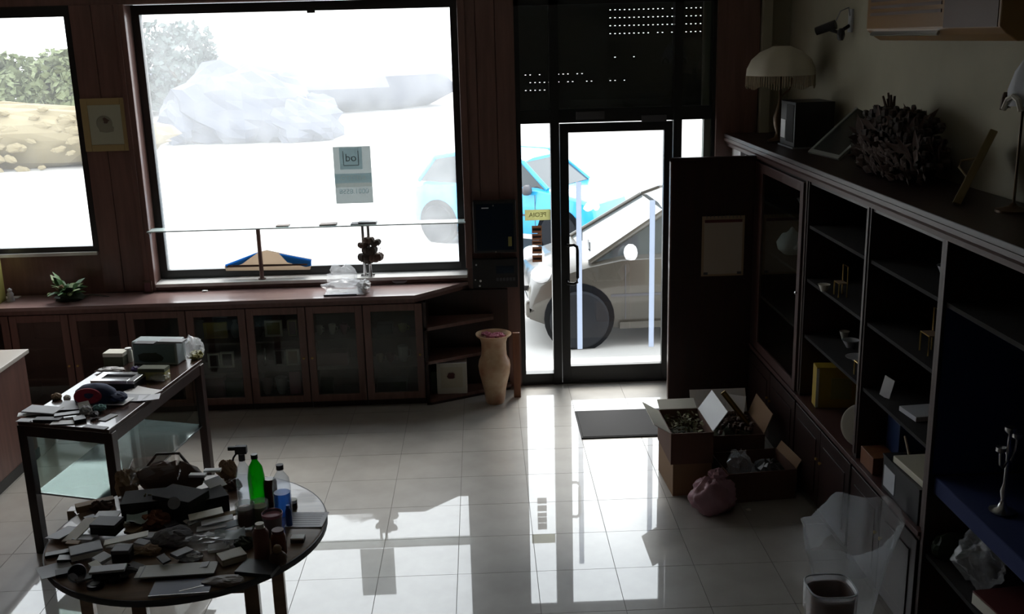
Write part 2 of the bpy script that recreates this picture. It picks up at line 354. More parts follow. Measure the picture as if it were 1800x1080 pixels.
# roller shutter: one part per slat, light slots along the open ones
sh = thing('roller_shutter', 'dark roller shutter with rows of light slots above the glass door', 'shutter', (1.04, YF+.15, 2.2))
sp_z = .0585; rows = 15
open_rng = {14: [(.98, 1.76)], 13: [(1.0, 1.76)], 12: [(.98, 1.76)], 11: [(.98, 1.76)], 10: [(.98, 1.76)], 7: [(1.0, 1.2)], 5: [(.33, .92)], 4: [(.33, 1.12)], 3: [(.33, .5)]}
for k in range(rows):
    z = 2.12+k*sp_z; m = MB()
    m.b2((.29, YF+.150, z), (1.79, YF+.162, z+sp_z-.011))
    m.b2((.29, YF+.146, z+.018), (1.79, YF+.152, z+sp_z-.024))
    rs = open_rng.get(k, []); g0, g1 = z+sp_z-.011, z+sp_z
    x = .29; pitch = .0365
    while x < 1.79-1e-6:
        xe = min(x+pitch, 1.79)
        op = any(a < x+pitch/2 < b for a, b in rs) and random.random() > (.04 if k >= 10 else .45)
        if op: m.b2((x, YF+.151, g0), (x+pitch*.7, YF+.161, g1)); m.b2((x+pitch*.7, YF+.151, g0), (xe, YF+.161, g0+.0068))
        else: m.b2((x, YF+.151, g0), (xe, YF+.161, g1))
        x = xe
    m.build('slat', 'slat', sh, world=True)
MB().b2((1.722, YF+.10, 2.11), (1.776, YF+.145, 2.99)).build('guide_rail', 'guide', sh, world=True)
MB().b2((.29, YF+.14, 2.10), (1.79, YF+.175, 2.12)).build('bottom_bar', 'dgrey', sh, world=True)

# things fixed to the door glass
for (xa, ya), (xb, yb), lab in (((1017, 320), (1018, 614), 'white vertical strip on the door glass beside the handle'), ((1147, 352), (1145, 610), 'white vertical strip on the door glass near the hinge side')):
    a = aty(xa, ya, YF+.028); b = aty(xb, yb, YF+.028)
    o = MB().b2((a.x-.021, YF+.0255, b.z), (a.x+.021, YF+.0290, a.z)).build('adhesive_strip', 'strip'); tag(o, lab, 'strip')
a = aty(945, 378, YF+.028)
st = thing('reversed_sticker', 'yellowish sticker with reversed lettering on the narrow left sidelight', 'sticker', a)
MB().box((0, 0, 0), (.20, .001, .085)).build('label', 'sticker_yel', st)
text_mb('PEOIA', .05, True).build('lettering', 'olive', st, loc=(0, -.0016, 0))
a0 = aty(944, 430, YF+.028)
st = thing('card_stickers', 'column of brown card payment stickers on the left sidelight glass', 'sticker', (a0.x, YF+.028, a0.z))
for (ya, yb) in ((397, 410), (411, 422), (423, 431), (434, 446), (449, 461)):
    t = aty(944, ya, YF+.028); b = aty(944, yb, YF+.028)
    q = MB().box((0, 0, 0), (.078, .001, t.z-b.z)).build('sticker', 'sticker', st, loc=(0, 0, (t.z+b.z)/2-a0.z))
    MB().box((0, -.001, 0), (.064, .001, (t.z-b.z)*.35)).build('printed_band', 'sticker_dk', q)

# paper sign on window 2
tl = aty(583, 259, YW+.027); tr = aty(649, 257, YW+.027); bl = aty(590, 359, YW+.027); br = aty(658, 356, YW+.027)
cx, cz = (tl.x+br.x)/2, (tl.z+br.z)/2; sw = (tr-tl).length; shh = tl.z-bl.z
sg = thing('window_sign', 'grey paper sign with a square logo and reversed phone number stuck on the large window', 'sign', (cx, YW+.026, cz))
MB().box((0, 0, 0), (sw, .0008, shh)).build('paper', 'sign_paper', sg)
lg = MB().box((-.01, -.001, shh*.29), (sw*.60, .0006, shh*.38)).build('logo', 'sign_dark', sg)
text_mb('od', .085, True).build('logo_letters', 'sign_paper', lg, loc=(-.01, -.0022, shh*.30))
MB().box((-.01, -.0022, shh*.17), (sw*.40, .0006, .006)).box((-.01-sw*.2, -.0022, shh*.30), (.006, .0006, shh*.25)).box((-.01+sw*.2, -.0022, shh*.30), (.006, .0006, shh*.25)).build('logo_border', 'sign_paper', lg)
bd = MB().box((0, -.001, -shh*.055), (sw, .0006, shh*.165)).build('dark_band', 'sign_dark', sg)
text_mb('AFFITTO', .052, True).build('band_lettering', 'sign_mid', bd, loc=(0, -.0022, -shh*.055))
MB().box((0, -.001, -shh*.175), (sw, .0006, shh*.07)).build('grey_band', 'sign_mid', sg)
text_mb('0001.8558', .055, True).build('phone_number', 'sign_dark', sg, loc=(0, -.0018, -shh*.29))

# ================================================================== OUTSIDE
struct(MB().b2((-60, YF+.22, GZ-.3), (60, 120, GZ)).build('ground', 'street'))
struct(MB().b2((-1.2, YF+.14, GZ), (3.2, 8.72, -.01)).build('trim_11', 'kerb', bevel=.01))
struct(MB().b2((-9, 9.05, GZ), (9, 9.4, GZ+.1)).build('trim_12', 'kerb', bevel=.01))

def car(name, label, L, Wd, Hh, prof, green, wheels, body, glassm, loc, rz, details):
    """prof: list of (x, ztop) for the lower body; green: list of (x, z) for the cabin outline"""
    t = thing(name, label, 'car', loc, rz)
    # lower body lofted across the width
    m = MB(); xs = [p[0] for p in prof]; rings = []
    for x, zt in prof:
        k = 1-.16*max(0, 1-(x-xs[0])/.5)**2-.14*max(0, 1-(xs[-1]-x)/.4)**2
        hw = Wd/2*k; zb = .20+.10*max(0, 1-(x-xs[0])/.3)+.08*max(0, 1-(xs[-1]-x)/.3)
        r = [(-hw*.94, zb), (-hw, zb+.12), (-hw*1.0, zt*.72), (-hw*.955, zt-.05), (-hw*.86, zt), (hw*.86, zt), (hw*.955, zt-.05), (hw*1.0, zt*.72), (hw, zb+.12), (hw*.94, zb)]
        rings.append([(x, y, z) for y, z in r])
    n = 10; vs = [v for r in rings for v in r]; fs = []
    for j in range(len(rings)-1):
        for i in range(n): fs.append((j*n+i, j*n+(i+1) % n, (j+1)*n+(i+1) % n, (j+1)*n+i))
    fs.append(tuple(range(n))); fs.append(tuple(range((len(rings)-1)*n, len(rings)*n))[::-1])
    m.add(vs, fs); m.build('body', body, t, smooth=35)
    # cabin: glass block with body coloured pillars and roof
    def ring(x, z, zb):
        f = (z-zb)/(Hh-zb) if Hh > zb else 0
        return Wd/2*(.88-.17*f)
    zb = prof[len(prof)//2][1]-.03
    g = MB(); vs = []
    for x, z in green: hw = ring(x, z, zb); vs += [(x, -hw, z), (x, hw, z)]
    k = len(green); fs = [tuple(2*i for i in range(k)), tuple(2*i+1 for i in range(k))[::-1]]+[(2*i, 2*i+1, 2*((i+1) % k)+1, 2*((i+1) % k)) for i in range(k)]
    g.add(vs, fs); g.build('windows', glassm, t)
    p = MB()
    def bar(a, b, r=.035):
        for s in (-1, 1):
            p.tube([(a[0], s*ring(*a, zb), a[1]), ((a[0]+b[0])/2, s*(ring(*a, zb)+ring(*b, zb))/2, (a[1]+b[1])/2), (b[0], s*ring(*b, zb), b[1])], r, 6)
    for i in range(1, k): bar(green[i-1], green[i])
    bar(details['bpillar'][0], details['bpillar'][1], .04)
    p.build('pillars', body, t, smooth=60)
    top = [q for q in green if q[1] > Hh-.16]; rf = MB(); vs = []
    for x, z in top: hw = ring(x, z, zb); vs += [(x, -hw, z), (x, -hw*.5, z+.045), (x, hw*.5, z+.045), (x, hw, z)]
    kk = len(top); fs = []
    for i in range(kk-1):
        for j in range(3): fs.append((4*i+j, 4*i+j+1, 4*i+j+5, 4*i+j+4))
        fs.append((4*i+3, 4*i, 4*i+4, 4*i+7))
    fs += [(0, 1, 2, 3), tuple(4*(kk-1)+j for j in (3, 2, 1, 0))]
    rf.add(vs, fs); rf.build('roof', body, t, smooth=50)
    for wx in wheels:
        for s in (-1, 1):
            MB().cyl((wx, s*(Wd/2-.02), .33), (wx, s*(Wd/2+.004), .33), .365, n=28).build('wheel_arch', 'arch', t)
            wh = MB().lathe([(.19, -.11), (.29, -.11), (.31, -.08), (.31, .08), (.29, .11), (.19, .11)], n=28, T=Matrix.Translation((wx, s*(Wd/2-.07), .31)) @ Matrix.Rotation(PI/2, 4, 'X')).build('wheel', 'tyre', t, smooth=40)
            rm = MB(); c = Vector((wx, s*(Wd/2+.02), .31))
            rm.cyl((wx, s*(Wd/2-.03), .31), (wx, s*(Wd/2+.025), .31), .05, n=12)
            for q in range(7):
                a = q*2*PI/7; rm.box((wx+math.cos(a)*.11, s*(Wd/2+.01), .31+math.sin(a)*.11), (.19, .02, .035), ry=-a)
            rm.lathe([(.175, -.02), (.195, -.02), (.195, .02), (.175, .02)], n=24, T=Matrix.Translation((wx, s*(Wd/2+.01), .31)) @ Matrix.Rotation(PI/2, 4, 'X'))
            rm.build('hubcap', details['rim'], wh)
    for s in (-1, 1):
        hx, hz = details['head']
        MB().blob((hx, s*Wd*.34, hz-.07), (.26, .34, .17), 3, .04, 14, 8).build('headlight', 'lamp_glass', t, smooth=60)
        mx, mz = details['mirror']
        MB().blob((mx, s*(Wd/2+.06), mz-.08), (.14, .20, .16), 5, .03, 14, 8).build('mirror', details['mirmat'], t, smooth=60)
    d = MB(); d.box((xs[0]+.04, 0, .40), (.16, Wd*.80, .20)).build('front_bumper', details['bump'], t, bevel=.04)
    MB().box((xs[0]+.0, 0, .56), (.06, Wd*.42, .06)).build('grille', 'black', t, bevel=.01)
    MB().box((xs[-1]-.04, 0, .42), (.14, Wd*.84, .2)).build('rear_bumper', details['bump'], t, bevel=.03)
    gr = MB()
    for s in (-1, 1):
        a, b, z = details['door']; y = s*(Wd/2+.001)
        gr.b2((a-.004, y-.003, .30), (a+.004, y+.003, prof[len(prof)//2][1]-.1)); gr.b2((b-.004, y-.003, .30), (b+.004, y+.003, prof[len(prof)//2][1]-.1))
        gr.b2((a-.15, y-.006, .545), (b, y+.008, .57))
    gr.build('door_seams', 'dgrey', t)
    MB().b2((wheels[0]+.42, -Wd/2-.01, .20), (wheels[1]-.42, -Wd/2+.03, .27)).b2((wheels[0]+.42, Wd/2-.03, .20), (wheels[1]-.42, Wd/2+.01, .27)).build('side_sill', details['bump'], t)
    for s in (-1, 1):
        q = MB(); a = details['wiper']
        q.tube([(a[0]+.02, s*.3, a[1]+.015), (a[0]+.06, s*.3+.34, a[1]+.05)], .008, 5).build('wiper', 'black', t)
    return t
# silver hatchback: nose to the left (-x)
prof = [(-.0, .52), (.05, .66), (.25, .80), (.6, .90), (.95, .96), (1.5, .97), (2.6, .99), (3.3, 1.0), (3.52, .92), (3.58, .6)]
green = [(.62, .90), (1.42, 1.38), (1.62, 1.45), (2.6, 1.47), (3.1, 1.38), (3.45, .98)]
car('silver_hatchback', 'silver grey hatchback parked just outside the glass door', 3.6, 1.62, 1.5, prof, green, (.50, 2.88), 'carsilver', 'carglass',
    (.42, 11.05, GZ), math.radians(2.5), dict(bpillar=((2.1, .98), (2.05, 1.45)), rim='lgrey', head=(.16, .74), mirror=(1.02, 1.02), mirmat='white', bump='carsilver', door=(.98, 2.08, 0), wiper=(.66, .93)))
prof2 = [(0, .54), (.04, .74), (.25, .84), (.6, .92), (.95, .97), (1.5, .97), (2.4, .97), (3.0, .97), (3.25, .9), (3.3, .6)]
green2 = [(.78, .95), (1.25, 1.32), (1.42, 1.40), (2.4, 1.42), (2.9, 1.34), (3.18, .96)]
car('blue_hatchback', 'bright blue small car parked across the street behind the silver one', 3.3, 1.5, 1.45, prof2, green2, (.55, 2.75), 'carblue', 'carglass',
    (1.98, 15.4, GZ), math.radians(146), dict(bpillar=((1.9, .9), (1.85, 1.4)), rim='lgrey', head=(.14, .70), mirror=(1.05, .95), mirmat='dgrey', bump='bumper', door=(.95, 2.0, 0), wiper=(.8, .88)))

# rocky bank with stones, plus trees
rk = thing('stone_bank', 'pale rough stone retaining wall across the street seen through the left window', 'wall', (-14.6, 28, GZ))
MB().blob((0, 1.6, 0), (11.5, 3.0, 1.75), 4, .10, 40, 14).build('earth', 'rock', rk)
st0 = None
for k in range(150):
    u = random.uniform(-2.2, 5.4); z = random.uniform(-.05, 1.5); s_ = random.uniform(.2, .46)
    yy = 1.55-1.5*math.sqrt(max(.02, (1-(z/1.85)**2)*(1-(u/5.9)**2)))
    if st0 is None: st0 = MB().blob((0, 0, -.4), (1, .7, .8), 9, .2, 9, 6).build('stone', 'rock', rk); o = st0
    else: o = st0.copy(); COL.objects.link(o); o.parent = rk
    o.location = (u, yy, z+.1); o.scale = (s_*1.3, s_*.7, s_*.8); o.rotation_euler = (0, random.uniform(-.3, .3), random.uniform(-.4, .4))
def tree(x, y, h, r, m, lab, seed):
    t = thing('tree', lab, 'tree', (x, y, GZ), group='trees on the bank across the street')
    rnd = random.Random(seed); tr = MB(); tr.tube([(0, 0, 0), (.1, 0, h*.3), (0, .1, h*.6)], [.16, .12, .06], 7)
    for k in range(4): tr.tube([(0, 0, h*(.3+.07*k)), (rnd.uniform(-1, 1)*r*.6, rnd.uniform(-1, 1)*r*.6, h*(.55+.08*k))], [.06, .02], 5)
    tr.build('trunk', 'bark', t)
    vs = []; fs = []
    for k in range(2600):
        a = rnd.uniform(0, 2*PI); b = math.acos(rnd.uniform(-1, 1)); q = r*rnd.uniform(.55, 1)**.5*(1+.25*math.sin(3*a+seed)*math.sin(2*b))
        c = Vector((q*math.sin(b)*math.cos(a), q*math.sin(b)*math.sin(a), h*.62+q*.95*math.cos(b))); s_ = rnd.uniform(.08, .2)
        d1 = Vector((rnd.uniform(-1, 1), rnd.uniform(-1, 1), rnd.uniform(-1, 1))).normalized()*s_; d2 = d1.cross(Vector((rnd.uniform(-1, 1), rnd.uniform(-1, 1), rnd.uniform(-1, 1)))).normalized()*s_*.6
        i = len(vs); vs += [c-d1, c+d2, c+d1, c-d2]; fs.append((i, i+1, i+2, i+3))
    fo = MB().add(vs, fs).build('foliage', m, t); fo['kind'] = 'stuff'
tree(-15.5, 34.6, 2.9, 1.25, 'leaf', 'pale green shrubby tree above the stone bank, seen through the left window', 1)
tree(-12.6, 33.2, 3.2, 1.15, 'leaf', 'greyish tree at the right end of the stone bank beside the pillar', 2)
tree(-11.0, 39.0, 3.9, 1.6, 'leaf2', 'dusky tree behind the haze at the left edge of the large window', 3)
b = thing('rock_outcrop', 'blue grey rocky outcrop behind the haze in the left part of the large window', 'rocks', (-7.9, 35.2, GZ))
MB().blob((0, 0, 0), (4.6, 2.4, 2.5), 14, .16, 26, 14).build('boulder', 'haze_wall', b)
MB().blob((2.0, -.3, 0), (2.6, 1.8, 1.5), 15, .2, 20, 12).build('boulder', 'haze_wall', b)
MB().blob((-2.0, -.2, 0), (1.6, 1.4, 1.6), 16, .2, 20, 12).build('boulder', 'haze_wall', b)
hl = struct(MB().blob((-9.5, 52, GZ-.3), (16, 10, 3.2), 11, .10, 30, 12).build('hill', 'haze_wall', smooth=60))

# ================================================================== LOW COUNTER UNDER THE WINDOWS
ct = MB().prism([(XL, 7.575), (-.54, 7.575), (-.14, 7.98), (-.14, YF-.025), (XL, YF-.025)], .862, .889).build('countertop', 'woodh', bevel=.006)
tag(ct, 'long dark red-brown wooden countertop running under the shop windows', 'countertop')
MB().prism([(XL, 7.60), (-.545, 7.60), (-.17, 7.985), (-.17, YF-.03), (XL, YF-.03)], .826, .861).build('moulding', 'wood', ct)
DX = [-4.04, -3.593, -3.148, -2.723, -2.275, -1.825, -1.374, -.942, -.488]
def door_frame_mb(w_, h_, st=.055, th=.022):
    m = MB(); m.b2((-w_/2, -th, 0), (-w_/2+st, 0, h_)); m.b2((w_/2-st, -th, 0), (w_/2, 0, h_))
    m.b2((-w_/2+st, -th, 0), (w_/2-st, 0, st)); m.b2((-w_/2+st, -th, h_-st), (w_/2-st, 0, h_)); return m
cab_labels = ['dark glass-door cabinet at the far left end of the window counter', 'dark glass-door cabinet, second from the left, behind the left desk',
  'dark glass-door cabinet below the green plant', 'dark glass-door cabinet just left of the yellow picture behind glass',
  'glass-door cabinet holding a yellow picture and a double frame', 'glass-door cabinet holding small frames and a pink box',
  'glass-door cabinet with small white cups and a pinkish box, below the plastic bag', 'glass-door cabinet at the right end of the counter, next to the open corner shelf']
for i in range(8):
    a, b = DX[i]+.002, DX[i+1]-.002; cxx = (a+b)/2; wd = b-a
    t = thing('display_cabinet', cab_labels[i], 'cabinet', (cxx, 7.62, 0), group='glass-door cabinets under the windows')
    m = MB(); m.b2((-wd/2, 0, .05), (-wd/2+.018, .35, .823)); m.b2((wd/2-.018, 0, .05), (wd/2, .35, .823))
    m.b2((-wd/2+.018, .335, .05), (wd/2-.018, .35, .823)); m.b2((-wd/2+.018, 0, .05), (wd/2-.018, .335, .07)); m.b2((-wd/2+.018, 0, .80), (wd/2-.018, .335, .823))
    m.build('carcass', 'wood_dk', t)
    MB().b2((-wd/2, .03, 0), (wd/2, .30, .05)).build('plinth', 'wood_dk', t)
    for z in (.29, .53): MB().b2((-wd/2+.02, .03, z), (wd/2-.02, .33, z+.012)).build('shelf', 'wood_dk', t)
    d = door_frame_mb(wd-.004, .76).build('door', 'wood', t, loc=(0, 0, .06), bevel=.003)
    MB().b2((-wd/2+.05, -.013, .05), (wd/2-.05, -.010, .71)).build('pane', 'glass_cab', d)
    MB().lathe([(.004, 0), (.004, .012), (.009, .016), (.009, .022), (0, .025)], n=10, T=Matrix.Translation(((wd/2-.03)*(1 if i % 2 else -1), -.022, .36)) @ Matrix.Rotation(PI/2, 4, 'X')).build('knob', 'gold', d)
# corner shelf next to the pillar
t = thing('corner_shelf', 'open angled corner shelf between the counter and the door pillar', 'shelf', (-.48, 7.62, 0))
pts = lambda k: [(-.484, 7.60), (-.45, 7.60), (.02+.16*k, 7.86+.05*k), (.02+.16*k, 7.975), (-.484, 7.975)]
for z, k in ((.02, 1), (.33, .55), (.60, .2)): MB().prism(pts(k), z, z+.025).build('shelf', 'wood', t, world=True)
MB().b2((-.484, 7.60, 0), (-.462, 7.975, .823)).b2((-.484, 7.955, .0), (.17, 7.975, .823)).build('side_and_back', 'wood_dk', t, world=True)
MB().prism(pts(.95), 0, .02).build('plinth', 'wood_dk', t, world=True)
# carton with a printed flower on the corner shelf
a = atz(802, 668, .355)
wb = thing('white_box', 'white carton with a small red print on the open corner shelf', 'box', (-.29, 7.80, .0455))
MB().box((0, 0, .125), (.235, .16, .25)).build('body', 'offwhite', wb, bevel=.003)
MB().box((0, -.0808, .135), (.17, .001, .17)).build('printed_panel', 'cream_card', wb)
MB().blob((-.005, -.083, .125), (.06, .004, .05), 3, .25, 10, 6).build('flower_print', 'dkred', wb)
MB().box((0, 0, .252), (.237, .162, .004)).build('lid_flap', 'white', wb)
bx = MB().box((-.42, 7.83, .14), (.07, .20, .18)).build('box_file', 'dkgreen', bevel=.004); tag(bx, 'dark green box file beside the white carton on the corner shelf', 'box')

# --- things inside the glass-door cabinets
def px_item(px0, px1, pyb, pyt, y): a = aty(px0, pyb, y); b = aty(px1, pyt, y); return (a.x+b.x)/2, abs(b.x-a.x), abs(b.z-a.z), a.z
def inner(px0, px1, pyt, pyb, zs, m, name, label, cat, y=7.80, th=.03, kind='frame', m2='cream_card', group=None):
    x, w_, h_, _ = px_item(px0, px1, pyb, pyt, y)
    if kind == 'frame':
        t = thing(name, label, cat, (x, y, zs), group=group); fw = min(.016, w_*.15)
        f = MB(); f.b2((-w_/2, -th/2, 0), (-w_/2+fw, th/2, h_)); f.b2((w_/2-fw, -th/2, 0), (w_/2, th/2, h_)); f.b2((-w_/2+fw, -th/2, 0), (w_/2-fw, th/2, fw)); f.b2((-w_/2+fw, -th/2, h_-fw), (w_/2-fw, th/2, h_))
        f.build('frame', m, t); MB().b2((-w_/2+fw, -th/4, fw), (w_/2-fw, th/4, h_-fw)).build('picture', m2, t); return t
    if kind == 'box':
        o = MB().box((0, 0, h_/2), (w_, th, h_)).build(name, m, bevel=.003); return tag(o, label, cat, group, (x, y, zs))
    if kind == 'cup':
        t = thing(name, label, cat, (x, y, zs), group=group); r_ = w_/2
        MB().lathe([(r_*.5, 0), (r_*.8, h_*.3), (r_, h_), (r_*.9, h_), (r_*.7, h_*.35), (0, h_*.2)], n=16).build('bowl', m, t, smooth=50)
        MB().tube([(r_*.85, 0, h_*.8), (r_*1.35, 0, h_*.7), (r_*1.3, 0, h_*.35), (r_*.75, 0, h_*.3)], .004, 6).build('handle', m, t); return t
    if kind == 'vase':
        r_ = w_/2; o = MB().lathe([(r_*.5, 0), (r_, h_*.35), (r_*.8, h_*.65), (r_*.35, h_*.85), (r_*.5, h_), (r_*.4, h_), (r_*.25, h_*.86), (0, h_*.5)], n=16).build(name, m, smooth=50)
        return tag(o, label, cat, group, (x, y, zs))
T1, T2, T3 = .542, .302, .070
inner(360, 398, 564, 593, T1, 'yellow', 'picture_frame', 'small yellow framed picture behind glass in the cabinet', 'picture', m2='yellow')
inner(406, 420, 559, 590, T1, 'grey', 'figurine', 'slim grey vase right of the yellow picture behind glass', 'vase', kind='vase')
inner(345, 357, 560, 592, T1, 'dgrey', 'narrow_box', 'dark narrow box left of the yellow picture behind glass', 'box', kind='box')
inner(368, 387, 626, 652, T2, 'offwhite', 'photo_frame', 'left one of two small white frames below the yellow picture', 'photo frame', m2='dgrey')
inner(390, 411, 622, 650, T2, 'offwhite', 'photo_frame', 'right one of two small white frames below the yellow picture', 'photo frame', m2='dgrey')
inner(360, 395, 665, 700, T3, 'plum', 'gift_box', 'plum coloured box on the bottom shelf below the two white frames', 'box', kind='box', th=.1)
inner(400, 425, 672, 700, T3, 'dkgreen', 'tin', 'dark green tin on the bottom shelf below the two white frames', 'tin', kind='box', th=.08)
inner(467, 495, 562, 591, T1, 'cream_card', 'photo_frame', 'cream square photo frame on the upper shelf of the cabinet with the pink box', 'photo frame', m2='olive')
inner(507, 521, 560, 588, T1, 'tan', 'photo_frame', 'narrow tan photo frame right of the cream square one', 'photo frame', m2='plum')
inner(448, 461, 566, 592, T1, 'dgrey', 'dark_vase', 'dark vase left of the cream square photo frame', 'vase', kind='vase')
inner(462, 470, 612, 643, T2, 'silver', 'glass_vase', 'thin silvery vase at the left of the middle shelf', 'vase', kind='vase')
inner(484, 502, 616, 645, T2, 'grey', 'photo_frame', 'grey photo frame beside the pale one on the middle shelf', 'photo frame', m2='dgrey')
inner(505, 526, 617, 646, T2, 'offwhite', 'photo_frame', 'pale photo frame with a yellowish corner on the middle shelf', 'photo frame', m2='tan')
inner(512, 529, 657, 696, T3, 'pink', 'pink_box', 'upright pink box on the bottom shelf behind glass', 'box', kind='box', th=.06)
inner(462, 480, 672, 698, T3, 'plum', 'plum_bowl', 'plum bowl on the bottom shelf left of the pink box', 'bowl', kind='cup')
inner(486, 506, 668, 697, T3, 'grey', 'grey_cup', 'grey cup on the bottom shelf beside the pink box', 'cup', kind='cup')
for a, b, c, d, l in ((556, 567, 574, 590, 'leftmost small white cup on the upper shelf, third lit cabinet from the left'), (578, 590, 570, 588, 'middle small cream cup on the upper shelf, third lit cabinet from the left'), (598, 611, 568, 586, 'right small pale cup on the upper shelf, third lit cabinet from the left')):
    inner(a, b, c, d, T1, 'offwhite' if a < 597 else 'pink', 'cup', l, 'cup', kind='cup', group='small cups behind glass')
inner(560, 612, 618, 642, T2, 'plum', 'flat_box', 'wide plum box on the middle shelf under the small cups', 'box', kind='box', th=.12)
inner(566, 586, 668, 692, T3, 'dkgreen', 'dark_tin', 'dark green tin on the bottom shelf under the wide plum box', 'tin', kind='box', th=.08)
inner(660, 674, 606, 620, T2, 'tan', 'cup', 'small tan cup on the middle shelf of the right-hand cabinet', 'cup', kind='cup')
inner(677, 694, 606, 620, T2, 'plum', 'cup', 'small plum cup beside the tan one in the right-hand cabinet', 'cup', kind='cup')
inner(700, 718, 612, 640, T2, 'grey', 'blue_grey_jug', 'blue grey jug on the middle shelf of the right-hand cabinet', 'jug', kind='cup')
inner(700, 716, 570, 584, T1, 'olive', 'bowl', 'small olive bowl on the upper shelf of the right-hand cabinet', 'bowl', kind='cup')
inner(664, 690, 566, 584, T1, 'dgrey', 'dark_box', 'dark low box on the upper shelf of the right-hand cabinet', 'box', kind='box', th=.1)
inner(665, 715, 672, 692, T3, 'dgrey', 'dark_box', 'dark wide box on the bottom shelf of the right-hand cabinet', 'box', kind='box', th=.14)

# --- on the countertop and sill
ZT = .8895
SH = aty(457, 399, 8.02).z
gs = thing('glass_shelf', 'narrow glass display shelf spanning the large window', 'shelf', (-1.37, 8.02, SH))
MB().box((0, -.02, 0), (2.455, .15, .010)).build('shelf_glass', 'glass_edge', gs, bevel=.002)
MB().box((-1.221, -.02, -.014), (.012, .12, .016)).build('bracket', 'wood', gs); MB().box((1.221, -.02, -.014), (.012, .12, .016)).build('bracket', 'wood', gs)
p = aty(460, 480, 8.03); MB().cyl((p.x, 8.03, SZ+.008), (p.x, 8.03, SH-.005), .017, n=16).cyl((p.x, 8.03, SZ+.0005), (p.x, 8.03, SZ+.008), .03, n=16).build('wooden_post', 'wood', gs, world=True, smooth=40)
p = aty(646, 470, 8.03)
MB().box((p.x, 8.03, SZ+.0045), (.11, .06, .008)).build('post_foot', 'chrome', gs, world=True)
for dx in (-.022, .022): MB().cyl((p.x+dx, 8.03, SZ+.009), (p.x+dx, 8.03, SH-.005), .013, n=16).build('chrome_post', 'chrome', gs, world=True, smooth=40)
for px, w_, d_, h_, m_, n_, l, zz in ((577, .13, .10, .009, 'brown', 'flat_case', 'thin brown wallet on the glass shelf, nearer the dried flowers', .0055), (497, .10, .08, .008, 'brown', 'flat_case', 'thin brown case on the glass shelf near the wooden post', .0055),
        (640, .20, .11, .006, 'dgrey', 'flat_tray', 'dark flat tray on the glass shelf above the dried flowers', .0055), (646, .14, .08, .010, 'grey', 'booklet', 'grey booklet lying on the dark tray on the glass shelf', .0118)):
    p = aty(px, 391, 8.0); o = MB().box((0, 0, h_/2), (w_, d_, h_)).build(n_, m_, bevel=.002); tag(o, l, {'flat_case': 'case', 'flat_tray': 'tray', 'booklet': 'booklet'}[n_], None, (p.x, 8.0, SH+zz))
# dried flowers on the chrome stand
p = aty(648, 425, 7.975); rnd = random.Random(3)
fa = thing('dried_flowers', 'dark dried flowers and seed heads in front of the chrome post', 'flowers', (p.x, 7.992, SZ+.0005))
MB().lathe([(.018, 0), (.020, .01), (.012, .03), (.010, .12), (.018, .14)], n=14).build('stand', 'silver', fa, smooth=50)
for k, (dx, dz, r_) in enumerate(((-.035, .165, .045), (.04, .165, .048), (0, .22, .045), (-.05, .26, .03), (.045, .28, .035), (.0, .30, .03), (-.012, .14, .035))):
    r_ *= 1.55
    m = MB(); m.tube([(0, 0, .10), (dx*.5, 0, (.1+dz)/2), (dx, 0, dz)], .003, 5); m.build('stem', 'brown', fa)
    m = MB()
    for q in range(9):
        a = q*2*PI/9; m.blob((dx+math.cos(a)*r_*.5, math.sin(a)*r_*.35, dz-r_*.5+math.cos(a*2)*.005), (r_*.9, r_*.6, r_*.9), q, .1, 7, 5)
    m.build('flower_head', 'brown' if k % 2 else 'beads', fa)
m = MB()
for q in range(16): a = rnd.uniform(-2.6, .6); r_ = rnd.uniform(.06, .085); m.blob((math.cos(a)*r_*1.1, 0, .2-math.sin(a)*r_), (.008, .008, .008), q, .05, 6, 4)
m.build('small_buds', 'brown', fa)['kind'] = 'stuff'
# beige and blue folded fan / parasol leaning on the window frame
a = atz(396, 474, 1.0)
fn = thing('folded_parasol', 'low beige and blue tent-shaped folded cloth leaning on the window frame behind the wooden post', 'cloth', (-1.72, 8.10, SZ+.0005))
P = [aty(x, y, 8.09) for x, y in ((395, 468), (398, 476), (545, 474), (547, 457), (510, 450), (468, 441), (455, 444))]
T0 = [(q.x+1.72, max(q.z, SZ+.001)-SZ) for q in P]
MB().extr(T0, 'y', -.02, .02).build('cloth_body', M['cloth_tan'], fn)
for tri in (((395, 466), (398, 472), (425, 465), (455, 443)), ((510, 450), (490, 446), (505, 462), (538, 470), (547, 468), (547, 457))):
    q = [aty(x, y, 8.07) for x, y in tri]; MB().extr([(v.x+1.72, max(v.z-SZ, .002)) for v in q], 'y', -.026, -.021).build('blue_panel', M['cloth_blue'], fn)
q = [aty(x, y, 8.07) for x, y in ((400, 467), (540, 464), (540, 467), (400, 471))]
MB().extr([(v.x+1.72, max(v.z-SZ, .002)) for v in q], 'y', -.027, -.021).build('brown_fold', 'brown', fn)
